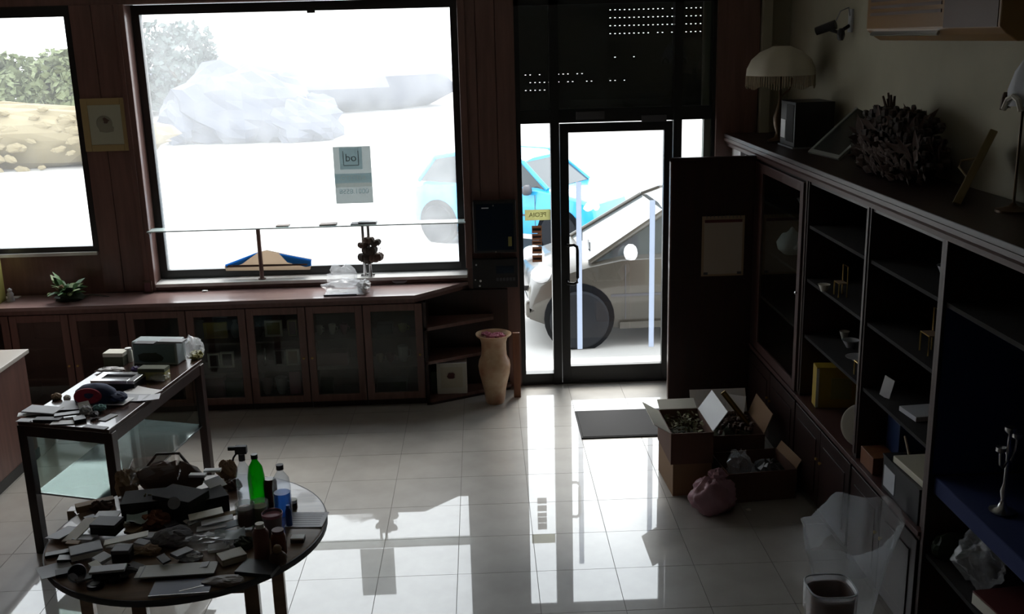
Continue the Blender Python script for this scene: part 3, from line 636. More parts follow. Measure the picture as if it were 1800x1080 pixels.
# plastic bag with papers
p = atz(612, 505, ZT)
bg_ = thing('plastic_bag', 'clear plastic bag with papers lying on the countertop', 'bag', (p.x, 7.73, ZT))
MB().sheet(.30, .20, .002, 0, .008, 3).build('papers', 'white', bg_)
MB().b2((-.15, -.104, .001), (.10, -.098, .012)).build('dark_edge', 'dgrey', bg_)
m = MB().blob((.02, .0, .004), (.36, .23, .10), 8, .22, 22, 10); m.build('film', 'film', bg_)
MB().blob((-.02, .10, .02), (.22, .10, .17), 18, .3, 18, 10).build('film_fold', 'film', bg_)
MB().blob((.15, -.02, .012), (.10, .17, .09), 14, .35, 12, 8).build('crumpled_end', 'white', bg_)
p = atz(703, 498, ZT)
ds = thing('oval_dish', 'small oval grey glass dish on the countertop right of the bag', 'dish', (p.x, p.y, ZT))
MB().lathe([(.04, 0), (.06, .012), (.066, .022), (.062, .022), (.05, .012), (0, .008)], n=24, sy=.55).build('dish', 'lgrey', ds, smooth=50)
MB().blob((0, 0, .009), (.07, .04, .014), 4, .15, 10, 6).build('contents', 'dgrey', ds)
p = atz(360, 513, ZT); o = MB().blob((0, 0, 0), (.05, .03, .012), 6, .3, 10, 6).build('crumpled_tissue', 'white'); tag(o, 'tiny white crumpled tissue on the countertop left of centre', 'tissue', None, (p.x, p.y, ZT))
p = atz(278, 507, ZT)
t = thing('miniature_frame', 'miniature standing frame at the left corner of the large window', 'photo frame', (p.x-.03, 7.93, ZT))
f = MB(); f.b2((-.035, -.008, 0), (-.024, .008, .095)).b2((.024, -.008, 0), (.035, .008, .095)).b2((-.024, -.008, 0), (.024, .008, .012)).b2((-.024, -.008, .083), (.024, .008, .095)); f.build('frame', 'brown', t)
MB().b2((-.024, -.003, .012), (.024, .003, .083)).build('picture', 'plum', t)
# green plant
p = atz(125, 524, ZT)
pl = thing('green_plant', 'artificial green plant arrangement lying on the left part of the counter', 'plant', (p.x, 7.74, ZT))
MB().blob((.03, .02, 0), (.22, .14, .07), 4, .3, 16, 8).build('moss_base', 'dkgreen', pl)
lf = None
for k in range(34):
    m = MB(); L_ = rnd.uniform(.07, .17); wd = L_*.20
    vs = [(0, 0, 0), (L_*.3, wd, .012), (L_*.7, wd*.8, .006), (L_, 0, -.012), (L_*.7, -wd*.8, .006), (L_*.3, -wd, .012), (L_*.5, 0, .02)]
    fs = [(0, 1, 6), (1, 2, 6), (2, 3, 6), (3, 4, 6), (4, 5, 6), (5, 0, 6)]
    m.add(vs, fs); o = m.build('leaf', ['green', 'lgreen', 'dkgreen', 'green'][k % 4], pl)
    a = rnd.uniform(0, 2*PI); el = rnd.uniform(.05, .9)
    if k < 5: a = PI-.35+rnd.uniform(-.3, .3); el = 1.0+rnd.uniform(-.2, .25); 
    o.location = (.02+math.cos(a)*.03, math.sin(a)*.02, .04+rnd.uniform(0, .04)); o.rotation_euler = (rnd.uniform(-.5, .5), -el, a)
    if k < 3: o.scale = (1.5, 1.3, 1)
for k, (dx, dz) in enumerate(((-.03, .10), (.0, .11), (.05, .05), (-.10, .05))): MB().blob((dx, -.04, dz), (.035, .03, .03), k, .2, 8, 6).build('flower', 'tan' if k < 2 else 'lgreen', pl)
MB().tube([(.08, 0, .03), (.2, .02, .04), (.32, .03, .02)], [.006, .004, .002], 5).build('twig', 'dkgreen', pl)
p = atz(44, 516, ZT)
t = thing('figurine', 'small grey white figurine left of the green plant', 'figurine', (p.x, 7.80, ZT))
MB().lathe([(.028, 0), (.03, .01), (.020, .03), (.026, .055), (.015, .075)], n=14).build('body', 'lgrey', t, smooth=50)
MB().lathe([(0, .07), (.017, .078), (.018, .092), (0, .104)], n=12).build('head', 'lgrey', t, smooth=60)
p = atz(21, 524, ZT); o = MB().box((0, 0, .003), (.115, .075, .006)).build('white_card', 'white', bevel=.001); tag(o, 'small white card box flat on the counter at the far left', 'card', None, (p.x, p.y, ZT), .1)
t = thing('box_file', 'tall yellow and grey box file standing at the left picture edge', 'box file', (-3.74, 7.72, ZT))
MB().box((0, 0, .17), (.10, .22, .34)).build('body', 'olive', t, bevel=.004); MB().box((0, 0, .44), (.09, .20, .20)).build('grey_upper', 'grey', t, bevel=.004)

# framed picture on the pillar between the windows
pc = [aty(x, y, 7.98) for x, y in ((136, 170), (224, 168), (235, 268), (150, 271))]
cx, cz = sum(v.x for v in pc)/4, sum(v.z for v in pc)/4
t = thing('framed_picture', 'square gilt framed botanical print hanging on the wood pillar', 'picture', (cx, 7.983, cz), 0)
w_, h_ = .345, .395; fw = .05
f = MB(); f.b2((-w_/2, -.012, -h_/2), (-w_/2+fw, .012, h_/2)).b2((w_/2-fw, -.012, -h_/2), (w_/2, .012, h_/2)).b2((-w_/2+fw, -.012, -h_/2), (w_/2-fw, .012, -h_/2+fw)).b2((-w_/2+fw, -.012, h_/2-fw), (w_/2-fw, .012, h_/2))
f.build('frame', C('gilt', .36, .27, .12, .5), t, bevel=.004)
MB().b2((-w_/2+fw, -.004, -h_/2+fw), (w_/2-fw, .004, h_/2-fw)).build('print', C('print_paper', .42, .43, .33), t)
MB().lathe([(.0, 0), (.055, .01), (.06, .04), (.03, .075), (0, .08)], n=16, T=Matrix.Translation((0, -.0035, -.06)) @ Matrix.Diagonal((1, .04, 1, 1))).build('printed_vase', C('print_grey', .25, .25, .19), t)
MB().blob((.0, -.005, .01), (.07, .003, .05), 3, .3, 10, 6).build('printed_flower', 'brown', t)
ring = MB().lathe([(.057, -.001), (.060, 0), (.057, .001)], n=24, T=Matrix.Translation((-.01, -.005, .01)) @ Matrix.Rotation(PI/2, 4, 'X')); ring.build('printed_ring', 'print_grey', t)

# black glass panel and keypad on the pillar by the door
t = thing('glass_case', 'small black glass-fronted wall cabinet on the pillar left of the door', 'cabinet', (.085, YF-.021, 1.33))
MB().b2((-.165, -.075, -.20), (.165, -.001, .205)).build('case', 'black', t, bevel=.004)
MB().b2((-.145, -.079, -.18), (.145, -.0755, .185)).build('glass_front', C('dark_blue_glass', .008, .016, .03, .08), t)
MB().b2((-.10, -.081, .150), (-.045, -.0795, .158)).build('white_mark', 'white', t)
MB().b2((.10, -.082, -.15), (.128, -.0795, -.075)).build('yellow_label', 'olive', t)
MB().cyl((-.01, -.079, .172), (-.01, -.084, .172), .006, n=10).build('lock', 'silver', t); MB().cyl((.0, -.079, -.19), (.0, -.086, -.19), .007, n=10).build('knob', 'silver', t)
t = thing('control_panel', 'black control panel with white buttons below the glass wall cabinet', 'panel', (.085, YF-.021, .96))
MB().b2((-.185, -.06, -.115), (.17, -.001, .115)).build('case', 'black', t, bevel=.004)
for x, z, r_ in ((-.165, -.045, .005), (-.125, -.055, .009), (-.132, -.095, .008), (-.155, .075, .007)): MB().cyl((x, -.06, z), (x, -.068, z), r_, n=10).build('button', 'white', t)
for k in range(6): MB().b2((.0+.026*k, -.063, -.06), (.018+.026*k, -.0605, -.035)).build('key', 'dgrey', t)
MB().b2((.0, -.063, .0), (.14, -.0605, .06)).build('display', C('dark_blue_glass', .01, .01, .01), t)

# ceramic vase and plank by the door
t = thing('ceramic_vase', 'tall mottled cream and terracotta vase standing by the door pillar', 'vase', (.045, 7.62, 0))
s_ = .575
prof = [(.075, 0), (.082, .02), (.095, .12), (.128, .25), (.136, .31), (.128, .355), (.108, .395), (.104, .44), (.104, .50), (.115, .54), (.148, .565), (.150, .575), (.142, .575), (.105, .548), (.092, .50), (.092, .44), (.096, .40), (.110, .35), (.11, .25), (.08, .10), (0, .09)]
prof = [(r*.92, z*.97) for r, z in prof]
MB().lathe(prof, n=36, lobes=5, lamp=.015).build('body', 'vase', t, smooth=60)
m = MB()
for k in range(26): a = rnd.uniform(0, 2*PI); r_ = rnd.uniform(0, .09); m.blob((math.cos(a)*r_, math.sin(a)*r_, .515+rnd.uniform(0, .02)), (.05, .05, .03), k, .25, 8, 5)
m.build('pink_petals', 'potpink', t)['kind'] = 'stuff'
o = MB().box((0, 0, .265), (.055, .028, .53), rx=-.0).build('wooden_plank', 'wood_mid', bevel=.003); tag(o, 'short orange-brown plank standing upright right of the ceramic vase', 'plank', None, (.222, 7.72, 0))

# door mat
c = [atz(x, y, 0) for x, y in ((1015, 725), (1035, 772), (1180, 770))]
t = thing('door_mat', 'dark grey rectangular door mat inside the entrance', 'mat', ((c[0].x+1.48)/2, (c[0].y+c[1].y)/2, .001))
W2, D2 = (1.52-c[0].x)/2, (c[0].y-c[1].y)/2
MB().b2((-W2+.01, -D2+.01, 0), (W2-.01, D2-.01, .012)).build('pile', 'mat', t, bevel=.003)
m = MB(); m.b2((-W2, -D2, 0), (-W2+.01, D2, .008)).b2((W2-.01, -D2, 0), (W2, D2, .008)).b2((-W2+.01, -D2, 0), (W2-.01, -D2+.01, .008)).b2((-W2+.01, D2-.01, 0), (W2-.01, D2, .008)).build('rubber_edge', 'rubber', t)

# ================================================================== WOOD PANEL WITH CALENDAR
t = thing('partition', 'dark tall wooden partition panel at the end of the wall cabinets, right of the door', 'panel', (1.60, 7.075, 0))
MB().b2((-.300, -.018, 0), (.292, .018, 1.90)).build('board', 'wood_dk', t, bevel=.003)
MB().b2((-.308, -.022, 0), (-.298, .022, 1.925)).build('edge_strip', 'wood', t)
MB().b2((-.308, -.022, 1.90), (.292, .022, 1.925)).build('top_rail', 'wood_dk', t)
pa = aty(1236, 381, 7.05); pb = aty(1305, 484, 7.05)
t = thing('calendar', 'cream wall calendar with a dark heading on the wooden panel', 'calendar', ((pa.x+pb.x)/2, 7.052, (pa.z+pb.z)/2))
w_, h_ = pb.x-pa.x+.01, pa.z-pb.z
MB().box((0, 0, 0), (w_, .006, h_)).build('backing', 'tan', t)
MB().box((0, -.004, -.01), (w_-.03, .002, h_-.05)).build('sheet', C('calendar_paper', .40, .33, .26), t)
MB().box((0, -.0045, h_/2-.035), (w_-.035, .003, .02)).build('heading', 'dkred', t)
m = MB()
for k in range(10): m.tube([(-w_/2+.03+k*(w_-.06)/9, -.004, h_/2-.015), (-w_/2+.03+k*(w_-.06)/9, -.010, h_/2-.005), (-w_/2+.03+k*(w_-.06)/9, .004, h_/2+.003)], .0025, 5)
m.build('wire_binding', 'dgrey', t)['kind'] = 'stuff'
for s_ in (-1, 1): MB().box((s_*(w_/2-.03), -.005, -h_/2+.02), (.03, .002, .018)).build('corner_print', 'dgrey', t)

# ================================================================== WALL CABINETS ON THE RIGHT
FX, BX = 1.893, 2.345
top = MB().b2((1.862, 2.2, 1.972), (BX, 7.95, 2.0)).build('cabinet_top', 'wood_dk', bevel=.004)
tag(top, 'long dark top board of the wall cabinets on the right', 'cabinet top')
MB().extr([(1.862, 1.950), (1.862, 1.9715), (1.93, 1.9715), (1.93, 1.905), (1.885, 1.905), (1.88, 1.93)], 'y', 2.2, 7.95).build('moulding', C('moulding_wood', .07, .032, .028, .45), top)
def bay(y0, y1, label, shelves, lower=True, upper_door=False, ledge=.57):
    t = thing('shelf_cabinet', label, 'cabinet', (FX, (y0+y1)/2, 0)); th = .02
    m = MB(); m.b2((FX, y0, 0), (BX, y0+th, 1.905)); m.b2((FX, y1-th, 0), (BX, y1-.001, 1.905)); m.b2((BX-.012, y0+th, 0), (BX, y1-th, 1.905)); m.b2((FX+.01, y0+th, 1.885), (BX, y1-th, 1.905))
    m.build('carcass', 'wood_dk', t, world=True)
    MB().b2((FX-.006, y0, ledge+.04 if lower else 0), (FX-.0005, y0+th+.004, 1.904)).build('front_edge', C('edge_wood', .07, .042, .038, .5), t, world=True)
    if lower:
        MB().b2((FX-.022, y0, ledge), (BX-.012, y1-.001, ledge+.022)).b2((FX-.012, y0, ledge-.02), (FX, y1-.001, ledge)).build('ledge', 'moulding_wood', t, world=True, bevel=.003)
        for k in range(2):
            a = y0+.012+k*(y1-y0-.02)/2; b = a+(y1-y0-.02)/2-.006
            d = MB().b2((FX-.018, a, .07), (FX-.001, b, ledge-.025)).build('door', 'wood_dk', t, world=True, bevel=.003)
            L = t.location
            MB().b2((FX-.024, a+.06, .14), (FX-.0185, b-.06, ledge-.10)).fin(Matrix.Translation(-L)).build('raised_panel', 'wood_dk', d, bevel=.003)
            yk = (b-.03) if k == 0 else (a+.03)
            MB().lathe([(.004, 0), (.009, .008), (.009, .014), (0, .018)], n=10, T=Matrix.Translation(-L) @ Matrix.Translation((FX-.018, yk, .36)) @ Matrix.Rotation(-PI/2, 4, 'Y')).build('knob', 'gold', d)
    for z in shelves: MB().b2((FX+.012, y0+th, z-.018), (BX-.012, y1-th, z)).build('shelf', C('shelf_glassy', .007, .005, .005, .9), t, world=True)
    if upper_door:
        d0, d1 = y0+.03, y1-.14; z0, z1 = ledge+.03, 1.89; st = .06; L = t.location
        m = MB(); m.b2((FX-.02, d0, z0), (FX-.001, d0+st, z1)).b2((FX-.02, d1-st, z0), (FX-.001, d1, z1)).b2((FX-.02, d0+st, z0), (FX-.001, d1-st, z0+st)).b2((FX-.02, d0+st, z1-st), (FX-.001, d1-st, z1))
        d = m.build('glass_door', 'moulding_wood', t, world=True, bevel=.003)
        MB().b2((FX-.012, d0+st-.002, z0+st-.002), (FX-.009, d1-st+.002, z1-st+.002)).fin(Matrix.Translation(-L)).build('pane', 'glass_cab', d)
        MB().lathe([(.004, 0), (.010, .008), (.010, .014), (0, .018)], n=10, T=Matrix.Translation(-L) @ Matrix.Translation((FX-.02, d0+.03, 1.22)) @ Matrix.Rotation(-PI/2, 4, 'Y')).build('knob', 'silver', d)
        MB().b2((FX-.015, d1+.003, z0), (FX-.001, y1-.002, z1)).build('filler_board', 'wood_dk', t, world=True)
    return t
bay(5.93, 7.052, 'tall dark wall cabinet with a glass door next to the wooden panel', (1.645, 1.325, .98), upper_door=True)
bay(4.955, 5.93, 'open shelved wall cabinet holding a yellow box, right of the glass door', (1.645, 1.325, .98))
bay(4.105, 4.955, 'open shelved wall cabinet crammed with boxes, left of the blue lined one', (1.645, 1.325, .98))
# far end behind the panel, with white cartons showing under the top board
t = thing('corner_cabinet', 'dark corner cabinet behind the wooden panel, only its open top visible', 'cabinet', (1.95, 7.55, 0))
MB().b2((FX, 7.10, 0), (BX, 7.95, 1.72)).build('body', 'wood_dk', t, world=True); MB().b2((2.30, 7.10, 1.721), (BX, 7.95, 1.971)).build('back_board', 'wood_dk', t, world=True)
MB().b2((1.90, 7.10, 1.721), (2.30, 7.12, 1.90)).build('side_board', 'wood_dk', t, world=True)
for k, (y_, h_, l) in enumerate(((7.78, .19, 'white carton under the far end of the cabinet top'), (7.42, .16, 'flat grey white carton nearer the panel under the cabinet top'))):
    o = MB().box((0, 0, h_/2), (.22, .26 if k == 0 else .2, h_)).build('white_carton', 'white' if k == 0 else 'lgrey', bevel=.003); tag(o, l, 'carton', None, (2.03, y_, 1.7205))
# blue lined display bay
t = thing('display_bay', 'dark display bay lined with blue velvet at the right picture edge', 'cabinet', (FX, 3.4, 0))
MB().b2((FX, 2.2, 0), (BX, 2.22, 1.904)).b2((BX-.012, 2.22, 0), (BX, 4.083, 1.904)).b2((FX, 4.085, 0), (BX, 4.104, 1.904)).build('carcass', 'wood_dk', t, world=True)
MB().b2((FX-.006, 4.081, 0), (FX-.0005, 4.104, 1.904)).build('front_edge', 'edge_wood', t, world=True)
MB().b2((FX+.01, 4.079, .875), (BX-.02, 4.084, 1.62)).b2((BX-.02, 2.22, .875), (BX-.013, 4.083, 1.62)).build('velvet_lining', 'velvet', t, world=True)
MB().b2((FX+.02, 2.22, .79), (BX-.02, 4.083, .87)).build('velvet_platform', 'velvet', t, world=True, bevel=.006)
for z in (1.645, .50): MB().b2((FX+.012, 2.22, z-.02), (BX-.02, 4.083, z)).build('shelf', 'shelf_glassy', t, world=True)

def small(name, label, cat, mb, m, loc, rz=0, group=None, bevel=0, smooth=0, rx=0, ry=0):
    o = mb.build(name, m, bevel=bevel, smooth=smooth); return tag(o, label, cat, group, loc, rz, rx, ry)
def wire_frame(label, loc, w_, h_, rz=0):
    t = thing('brass_stand', label, 'stand', loc, rz); r = .004
    MB().tube([(0, -w_/2, 0), (0, -w_/2, h_), (0, w_/2, h_), (0, w_/2, 0)], r, 6).build('back_frame', 'gold', t)
    MB().tube([(-w_*.6, -w_/2, 0), (-w_*.6, -w_/2, h_*.45), (-w_*.6, w_/2, h_*.45), (-w_*.6, w_/2, 0)], r, 6).build('front_frame', 'gold', t)
    MB().box((-w_*.3, 0, h_*.45), (w_*.6, w_, .006)).build('plate', 'tan', t)
wire_frame('miniature brass chair-shaped stand on the second shelf above the yellow box', atz(1484, 520, 1.3255), .075, .17)
wire_frame('miniature brass stand at the right end of the shelf just above the yellow box', Vector((1.98, 5.10, .9805)), .08, .17)
wire_frame('larger brass stand on the second shelf of the crammed cabinet', Vector((2.02, 4.40, 1.3255)), .09, .20)
def dish(name, label, cat, r_, h_, m, loc):
    t = thing(name, label, cat, loc)
    MB().lathe([(r_*.45, 0), (r_*.5, .006), (r_*.95, h_), (r_, h_), (r_*.9, h_*.98), (r_*.4, h_*.25), (0, h_*.22)], n=20).build('bowl', m, t, smooth=50)
    MB().lathe([(r_*.4, -.0), (r_*.5, .004), (r_*.5, .0045), (0, .004)], n=16).build('foot', m, t)
dish('cup', 'small white cup left of the brass chair-shaped stand', 'cup', .035, .04, 'offwhite', atz(1448, 512, 1.3255))
dish('glass_bowl', 'small silvery bowl on the shelf above the yellow box', 'bowl', .05, .045, 'lgrey', Vector((2.08, 5.62, .9805)))
dish('glass_bowl', 'flat silvery dish beside the bowl on the shelf above the yellow box', 'dish', .07, .02, 'lgrey', Vector((2.04, 5.38, .9805)))
dish('cup', 'tiny pale cup at the left end of the shelf above the yellow box', 'cup', .03, .05, 'offwhite', Vector((2.10, 5.78, .9805)))
dish('glass_bowl', 'faint glass bowl on the top shelf of the crammed cabinet', 'bowl', .06, .07, 'lgrey', Vector((2.08, 4.45, 1.6455)))
yb = thing('yellow_box', 'yellow box standing on the ledge of the open wall cabinet', 'box', (2.045, 5.72, .5925), math.radians(-6))
MB().box((0, 0, .125), (.25, .10, .25)).build('carton', C('dark_yellow', .38, .26, .02), yb, bevel=.003)
MB().box((-.117, -.0508, .125), (.016, .002, .24)).build('light_edge', 'offwhite', yb); MB().box((.02, -.0508, .12), (.12, .002, .13)).build('printed_panel', 'olive', yb)
pt = thing('white_plate', 'round white plate leaning in front of the divider, below the yellow box', 'plate', (1.985, 5.10, .5925), math.radians(48))
MB().lathe([(0, .006), (.06, .004), (.11, .014), (.118, .018), (.11, .020), (.06, .010), (0, .012)], n=32, T=Matrix.Translation((.0, 0, .112)) @ Matrix.Rotation(-PI/2+.25, 4, 'Y')).build('plate', 'offwhite', pt, smooth=60)
MB().box((.055, 0, .03), (.06, .03, .06)).build('support', 'wood_dk', pt)
# in the glass door cabinet
for k, (y_, z_, r_, l) in enumerate(((6.35, 1.3255, .10, 'pale plate standing upright behind the glass door of the wall cabinet'), (6.55, .9805, .09, 'pale plate standing upright on the lower shelf behind the glass door'))):
    t = thing('plate', l, 'plate', (2.14, y_, z_)); MB().lathe([(0, 0), (r_*.6, .002), (r_, .012), (r_*.98, .018), (r_*.55, .008), (0, .006)], n=28, T=Matrix.Translation((0, 0, r_)) @ Matrix.Rotation(-PI/2+.15, 4, 'Y')).build('plate', 'lgrey', t, smooth=60)
    MB().box((.03, 0, .025), (.05, .06, .05)).build('stand', 'wood_dk', t)
def teapot(label, loc, s_):
    t = thing('teapot', label, 'teapot', loc)
    MB().lathe([(.045*s_, 0), (.08*s_, .03*s_), (.09*s_, .07*s_), (.06*s_, .12*s_), (.02*s_, .13*s_)], n=20).build('body', 'lgrey', t, smooth=50)
    MB().lathe([(.035*s_, .128*s_), (.02*s_, .14*s_), (.012*s_, .155*s_), (0, .165*s_)], n=12).build('lid', 'lgrey', t, smooth=50)
    MB().tube([(0, -.08*s_, .05*s_), (0, -.12*s_, .07*s_), (0, -.14*s_, .11*s_)], [.015*s_, .01*s_, .007*s_], 8).build('spout', 'lgrey', t)
    MB().tube([(0, .075*s_, .04*s_), (0, .12*s_, .06*s_), (0, .115*s_, .10*s_), (0, .065*s_, .105*s_)], .007*s_, 8).build('handle', 'lgrey', t)
teapot('pale porcelain teapot behind the glass door, on the middle shelf', Vector((2.02, 6.62, 1.3255)), 1.1)
teapot('small pale teapot on the lower shelf behind the glass door', Vector((2.06, 6.28, .9805)), .9)
dish('cup', 'white bowl on the top shelf behind the glass door', 'bowl', .07, .07, 'lgrey', Vector((2.06, 6.45, 1.6455)))
# crammed cabinet: third shelf and ledge
q = Vector((2.05, 4.84, .9805))
small('white_card', 'narrow white card leaning on the third shelf of the crammed cabinet', 'card', MB().b2((-.002, -.03, 0), (.002, .03, .11)), 'white', Vector((1.955, 4.78, .9805)), .5, rx=.25)
small('booklet', 'grey white booklet lying on the third shelf of the crammed cabinet', 'booklet', MB().box((0, 0, .012), (.20, .16, .024)), 'lgrey', Vector((2.06, 4.52, .9805)), .1, bevel=.002)
small('brown_box', 'upright brown box at the right end of the third shelf, crammed cabinet', 'box', MB().box((0, 0, .09), (.16, .06, .18)), 'carton_dk', Vector((2.05, 4.22, .9805)), 0, bevel=.002)
small('dark_blue_folder', 'dark navy box standing on the ledge of the crammed cabinet', 'box', MB().box((0, 0, .13), (.20, .16, .26)), 'navy', Vector((2.12, 4.80, .5925)), 0, bevel=.003)
small('dark_box', 'low dark box behind the cream slab on the ledge', 'box', MB().box((0, 0, .10), (.14, .30, .20)), 'dgrey', Vector((2.22, 4.45, .5925)), 0, bevel=.003)
small('orange_box', 'orange brown carton at the left front of the crammed cabinet ledge', 'box', MB().box((0, 0, .045), (.12, .17, .09)), 'wood_mid', Vector((1.955, 4.80, .5925)), 0, bevel=.003)
bb = thing('black_box', 'black storage box with a white label at the front of the ledge', 'box', (1.99, 4.37, .5925))
MB().box((0, 0, .085), (.20, .42, .17)).build('box', 'black', bb, bevel=.003); MB().box((-.1015, .12, .075), (.003, .13, .105)).build('white_label', 'lgrey', bb)
MB().box((0, 0, .172), (.206, .426, .008)).build('lid', 'black', bb)
sl = small('cream_slab', 'thick cream coloured slab lying on the black labelled box', 'slab', MB().box((0, 0, .016), (.22, .30, .032)), 'cream_card', Vector((2.01, 4.33, .7690)), .05, bevel=.004)
small('wooden_stick', 'thin pale stick leaning beside the cream slab', 'stick', MB().tube([(0, 0, .005), (.05, .18, .03)], .006, 6), 'tan', Vector((1.99, 4.52, .769)))
# candelabra on the velvet
c = thing('candelabrum', 'silver candelabrum standing on the blue velvet platform', 'candelabrum', (2.03, 3.72, .8705))
MB().lathe([(.05, 0), (.052, .006), (.02, .02), (.009, .05), (.016, .09), (.007, .12), (.007, .24), (.014, .26), (.006, .28), (.006, .33), (.022, .345), (.022, .36), (.008, .36)], n=18).build('stem', 'silver', c, smooth=50)
for s_ in (-1, 1):
    a = MB().tube([(0, 0, .22), (s_*.03, s_*.03, .20), (s_*.06, s_*.06, .23), (s_*.065, s_*.065, .28)], .005, 6).build('arm', 'silver', c)
    MB().lathe([(.005, .28), (.02, .29), (.02, .305), (.008, .305)], c=(s_*.065, s_*.065, 0), n=12).build('candle_cup', 'silver', a)
# under the velvet platform
small('crumpled_wrap', 'crumpled pale green translucent wrapping spilling from under the blue platform', 'wrapping', MB().blob((0, 0, 0), (.18, .24, .20), 31, .3, 22, 14), 'film_bag', Vector((2.03, 3.84, .5005)))
small('crumpled_wrap', 'crumpled sparkling clear cellophane right of the pale green wrapping', 'cellophane', MB().blob((0, 0, 0), (.17, .24, .16), 37, .3, 22, 14), 'film', Vector((2.17, 3.40, .5605)))
small('green_cloth', 'dark green cloth bundle left of the crumpled wrapping', 'cloth', MB().blob((0, 0, 0), (.18, .07, .12), 41, .15, 16, 10), 'dkgreen', Vector((1.99, 4.03, .5005)))
r_ = thing('red_album', 'dark red album with a white edge at the bottom right corner', 'album', (2.05, 3.46, .5005), .1)
MB().box((0, 0, .028), (.24, .42, .046)).build('pages', 'offwhite', r_); MB().box((.004, 0, .0545), (.242, .43, .007)).box((.004, 0, .0035), (.242, .43, .005)).build('covers', 'dkred', r_)

# ---- on the cabinet top
ZP = 2.0008
L = thing('table_lamp', 'table lamp with a cream scalloped fringed shade on the far end of the cabinets', 'lamp', (2.075, 7.22, ZP))
MB().lathe([(.07, 0), (.075, .012), (.03, .03), (.018, .06), (.035, .12), (.04, .17), (.018, .24), (.010, .27), (.010, .52), (0, .53)], n=20).build('base', C('dark_brass', .10, .06, .03, .4, .5), L, smooth=50)
MB().lathe([(.232, .455), (.228, .50), (.20, .56), (.145, .61), (.075, .64), (.06, .648), (.055, .645), (.14, .603), (.195, .553), (.222, .50), (.226, .455)], n=48, lobes=8, lamp=.03).build('lamp_shade', 'shade', L, smooth=60)
m = MB()
for k in range(84):
    a = 2*PI*k/84; r1 = .229*(1+.03*math.cos(8*a)); m.tube([(r1*math.cos(a), r1*math.sin(a), .457), (r1*math.cos(a)*1.01, r1*math.sin(a)*1.01, .375+.012*math.cos(8*a))], .0042, 4)
m.build('fringe', C('fringe', .36, .29, .19), L)['kind'] = 'stuff'
MB().tube([(0, 0, .30), (.05, -.05, .36), (.06, -.06, .40)], .006, 6).blob((.06, -.06, .40), (.03, .03, .04), 1, .03, 8, 6).build('arm', 'dark_brass', L)
s = thing('black_speaker', 'black box speaker with a white label beside the cream lamp', 'speaker', (2.165, 6.88, ZP), math.radians(0))
MB().box((0, 0, .155), (.26, .32, .29)).build('cabinet', 'black', s, bevel=.005); MB().box((-.132, .09, .115), (.003, .10, .12)).build('white_label', 'white', s)
MB().box((0, .0, .005), (.28, .34, .010)).build('plinth', 'grey', s); MB().box((-.1315, -.06, .16), (.003, .16, .24)).build('grille', 'matte_black', s)
# leaning silver frame
BL, BR = atz(1421, 268, ZP+.003), atz(1474, 281, ZP+.003); TL_ = atx(1462, 193, 2.30)
u = (BR-BL); wdt = u.length; u.normalize(); v = (TL_-BL); hgt = v.length; v.normalize(); nn = u.cross(v).normalized(); v = nn.cross(u)
t = thing('silver_photo_frame', 'silver framed dark picture leaning back on the cabinet top right of the speaker', 'photo frame', BL.lerp(BR, .5))
R3 = Matrix((u, v, nn)).transposed().to_4x4()
def fr(m): return m.fin(R3)
fw = .028
fr(MB().b2((-wdt/2, 0, -.008), (-wdt/2+fw, hgt, .008)).b2((wdt/2-fw, 0, -.008), (wdt/2, hgt, .008)).b2((-wdt/2+fw, 0, -.008), (wdt/2-fw, fw, .008)).b2((-wdt/2+fw, hgt-fw, -.008), (wdt/2-fw, hgt, .008))).build('frame', C('dull_silver', .28, .29, .26, .4, .3), t)
fr(MB().b2((-wdt/2+fw, fw, -.004), (wdt/2-fw, hgt-fw, .003))).build('picture', C('dark_picture', .03, .032, .03, .2), t)
# dried arrangement
t = thing('dried_plant', 'large dark dried flower and berry arrangement on the cabinet top', 'plant', (2.17, 5.36, ZP))
rnd = random.Random(11)
MB().blob((0, 0, 0), (.24, .80, .17), 3, .08, 40, 14).build('base_mass', C('moss_dark', .006, .004, .003, 1, spec=.02), t, smooth=80)
m = MB()
for k in range(420):
    a = rnd.uniform(-.48, .48); zz = .34*max(.1, math.cos(a*2.6))*rnd.uniform(.3, 1)**.6; xx = rnd.uniform(-.12, .12)*math.cos(a*2)
    m.blob((xx, a, zz), (rnd.uniform(.02, .05),)*3, k, .2, 6, 4)
m.build('berries', 'beads', t)['kind'] = 'stuff'
m = MB()
for k in range(160):
    a = rnd.uniform(-.45, .45); zz = .33*max(.1, math.cos(a*2.6)); d = Vector((rnd.uniform(-.5, .3), rnd.uniform(-.6, .6), rnd.uniform(.1, 1))).normalized()
    p = Vector((rnd.uniform(-.1, .08), a, zz*.7)); L_ = rnd.uniform(.08, .16); sd_ = d.cross(Vector((1, .3, .2))).normalized()*L_*.16
    m.add([p, p+d*L_*.5+sd_, p+d*L_, p+d*L_*.5-sd_, p+d*L_*.5+Vector((.004, 0, .006))], [(0, 1, 4), (1, 2, 4), (2, 3, 4), (3, 0, 4)])
for k in range(230):
    a = rnd.uniform(-.42, .42); zz = rnd.uniform(.0, .17); p = Vector((-.115*math.sqrt(max(.05, 1-(a/.42)**2))+.02*zz, a, zz+.005)); d = Vector((rnd.uniform(-.6, .1), rnd.uniform(-1, 1), rnd.uniform(0, .8))).normalized(); L_ = rnd.uniform(.05, .09)
    sd_ = d.cross(Vector((1, .3, .2))).normalized()*L_*.28
    m.add([p, p+d*L_*.5+sd_, p+d*L_, p+d*L_*.5-sd_, p+d*L_*.5+Vector((-.006, 0, .004))], [(0, 1, 4), (1, 2, 4), (2, 3, 4), (3, 0, 4)])
m.build('dry_leaves', C('dry_leaf', .055, .028, .018, .8), t)['kind'] = 'stuff'
m = MB()
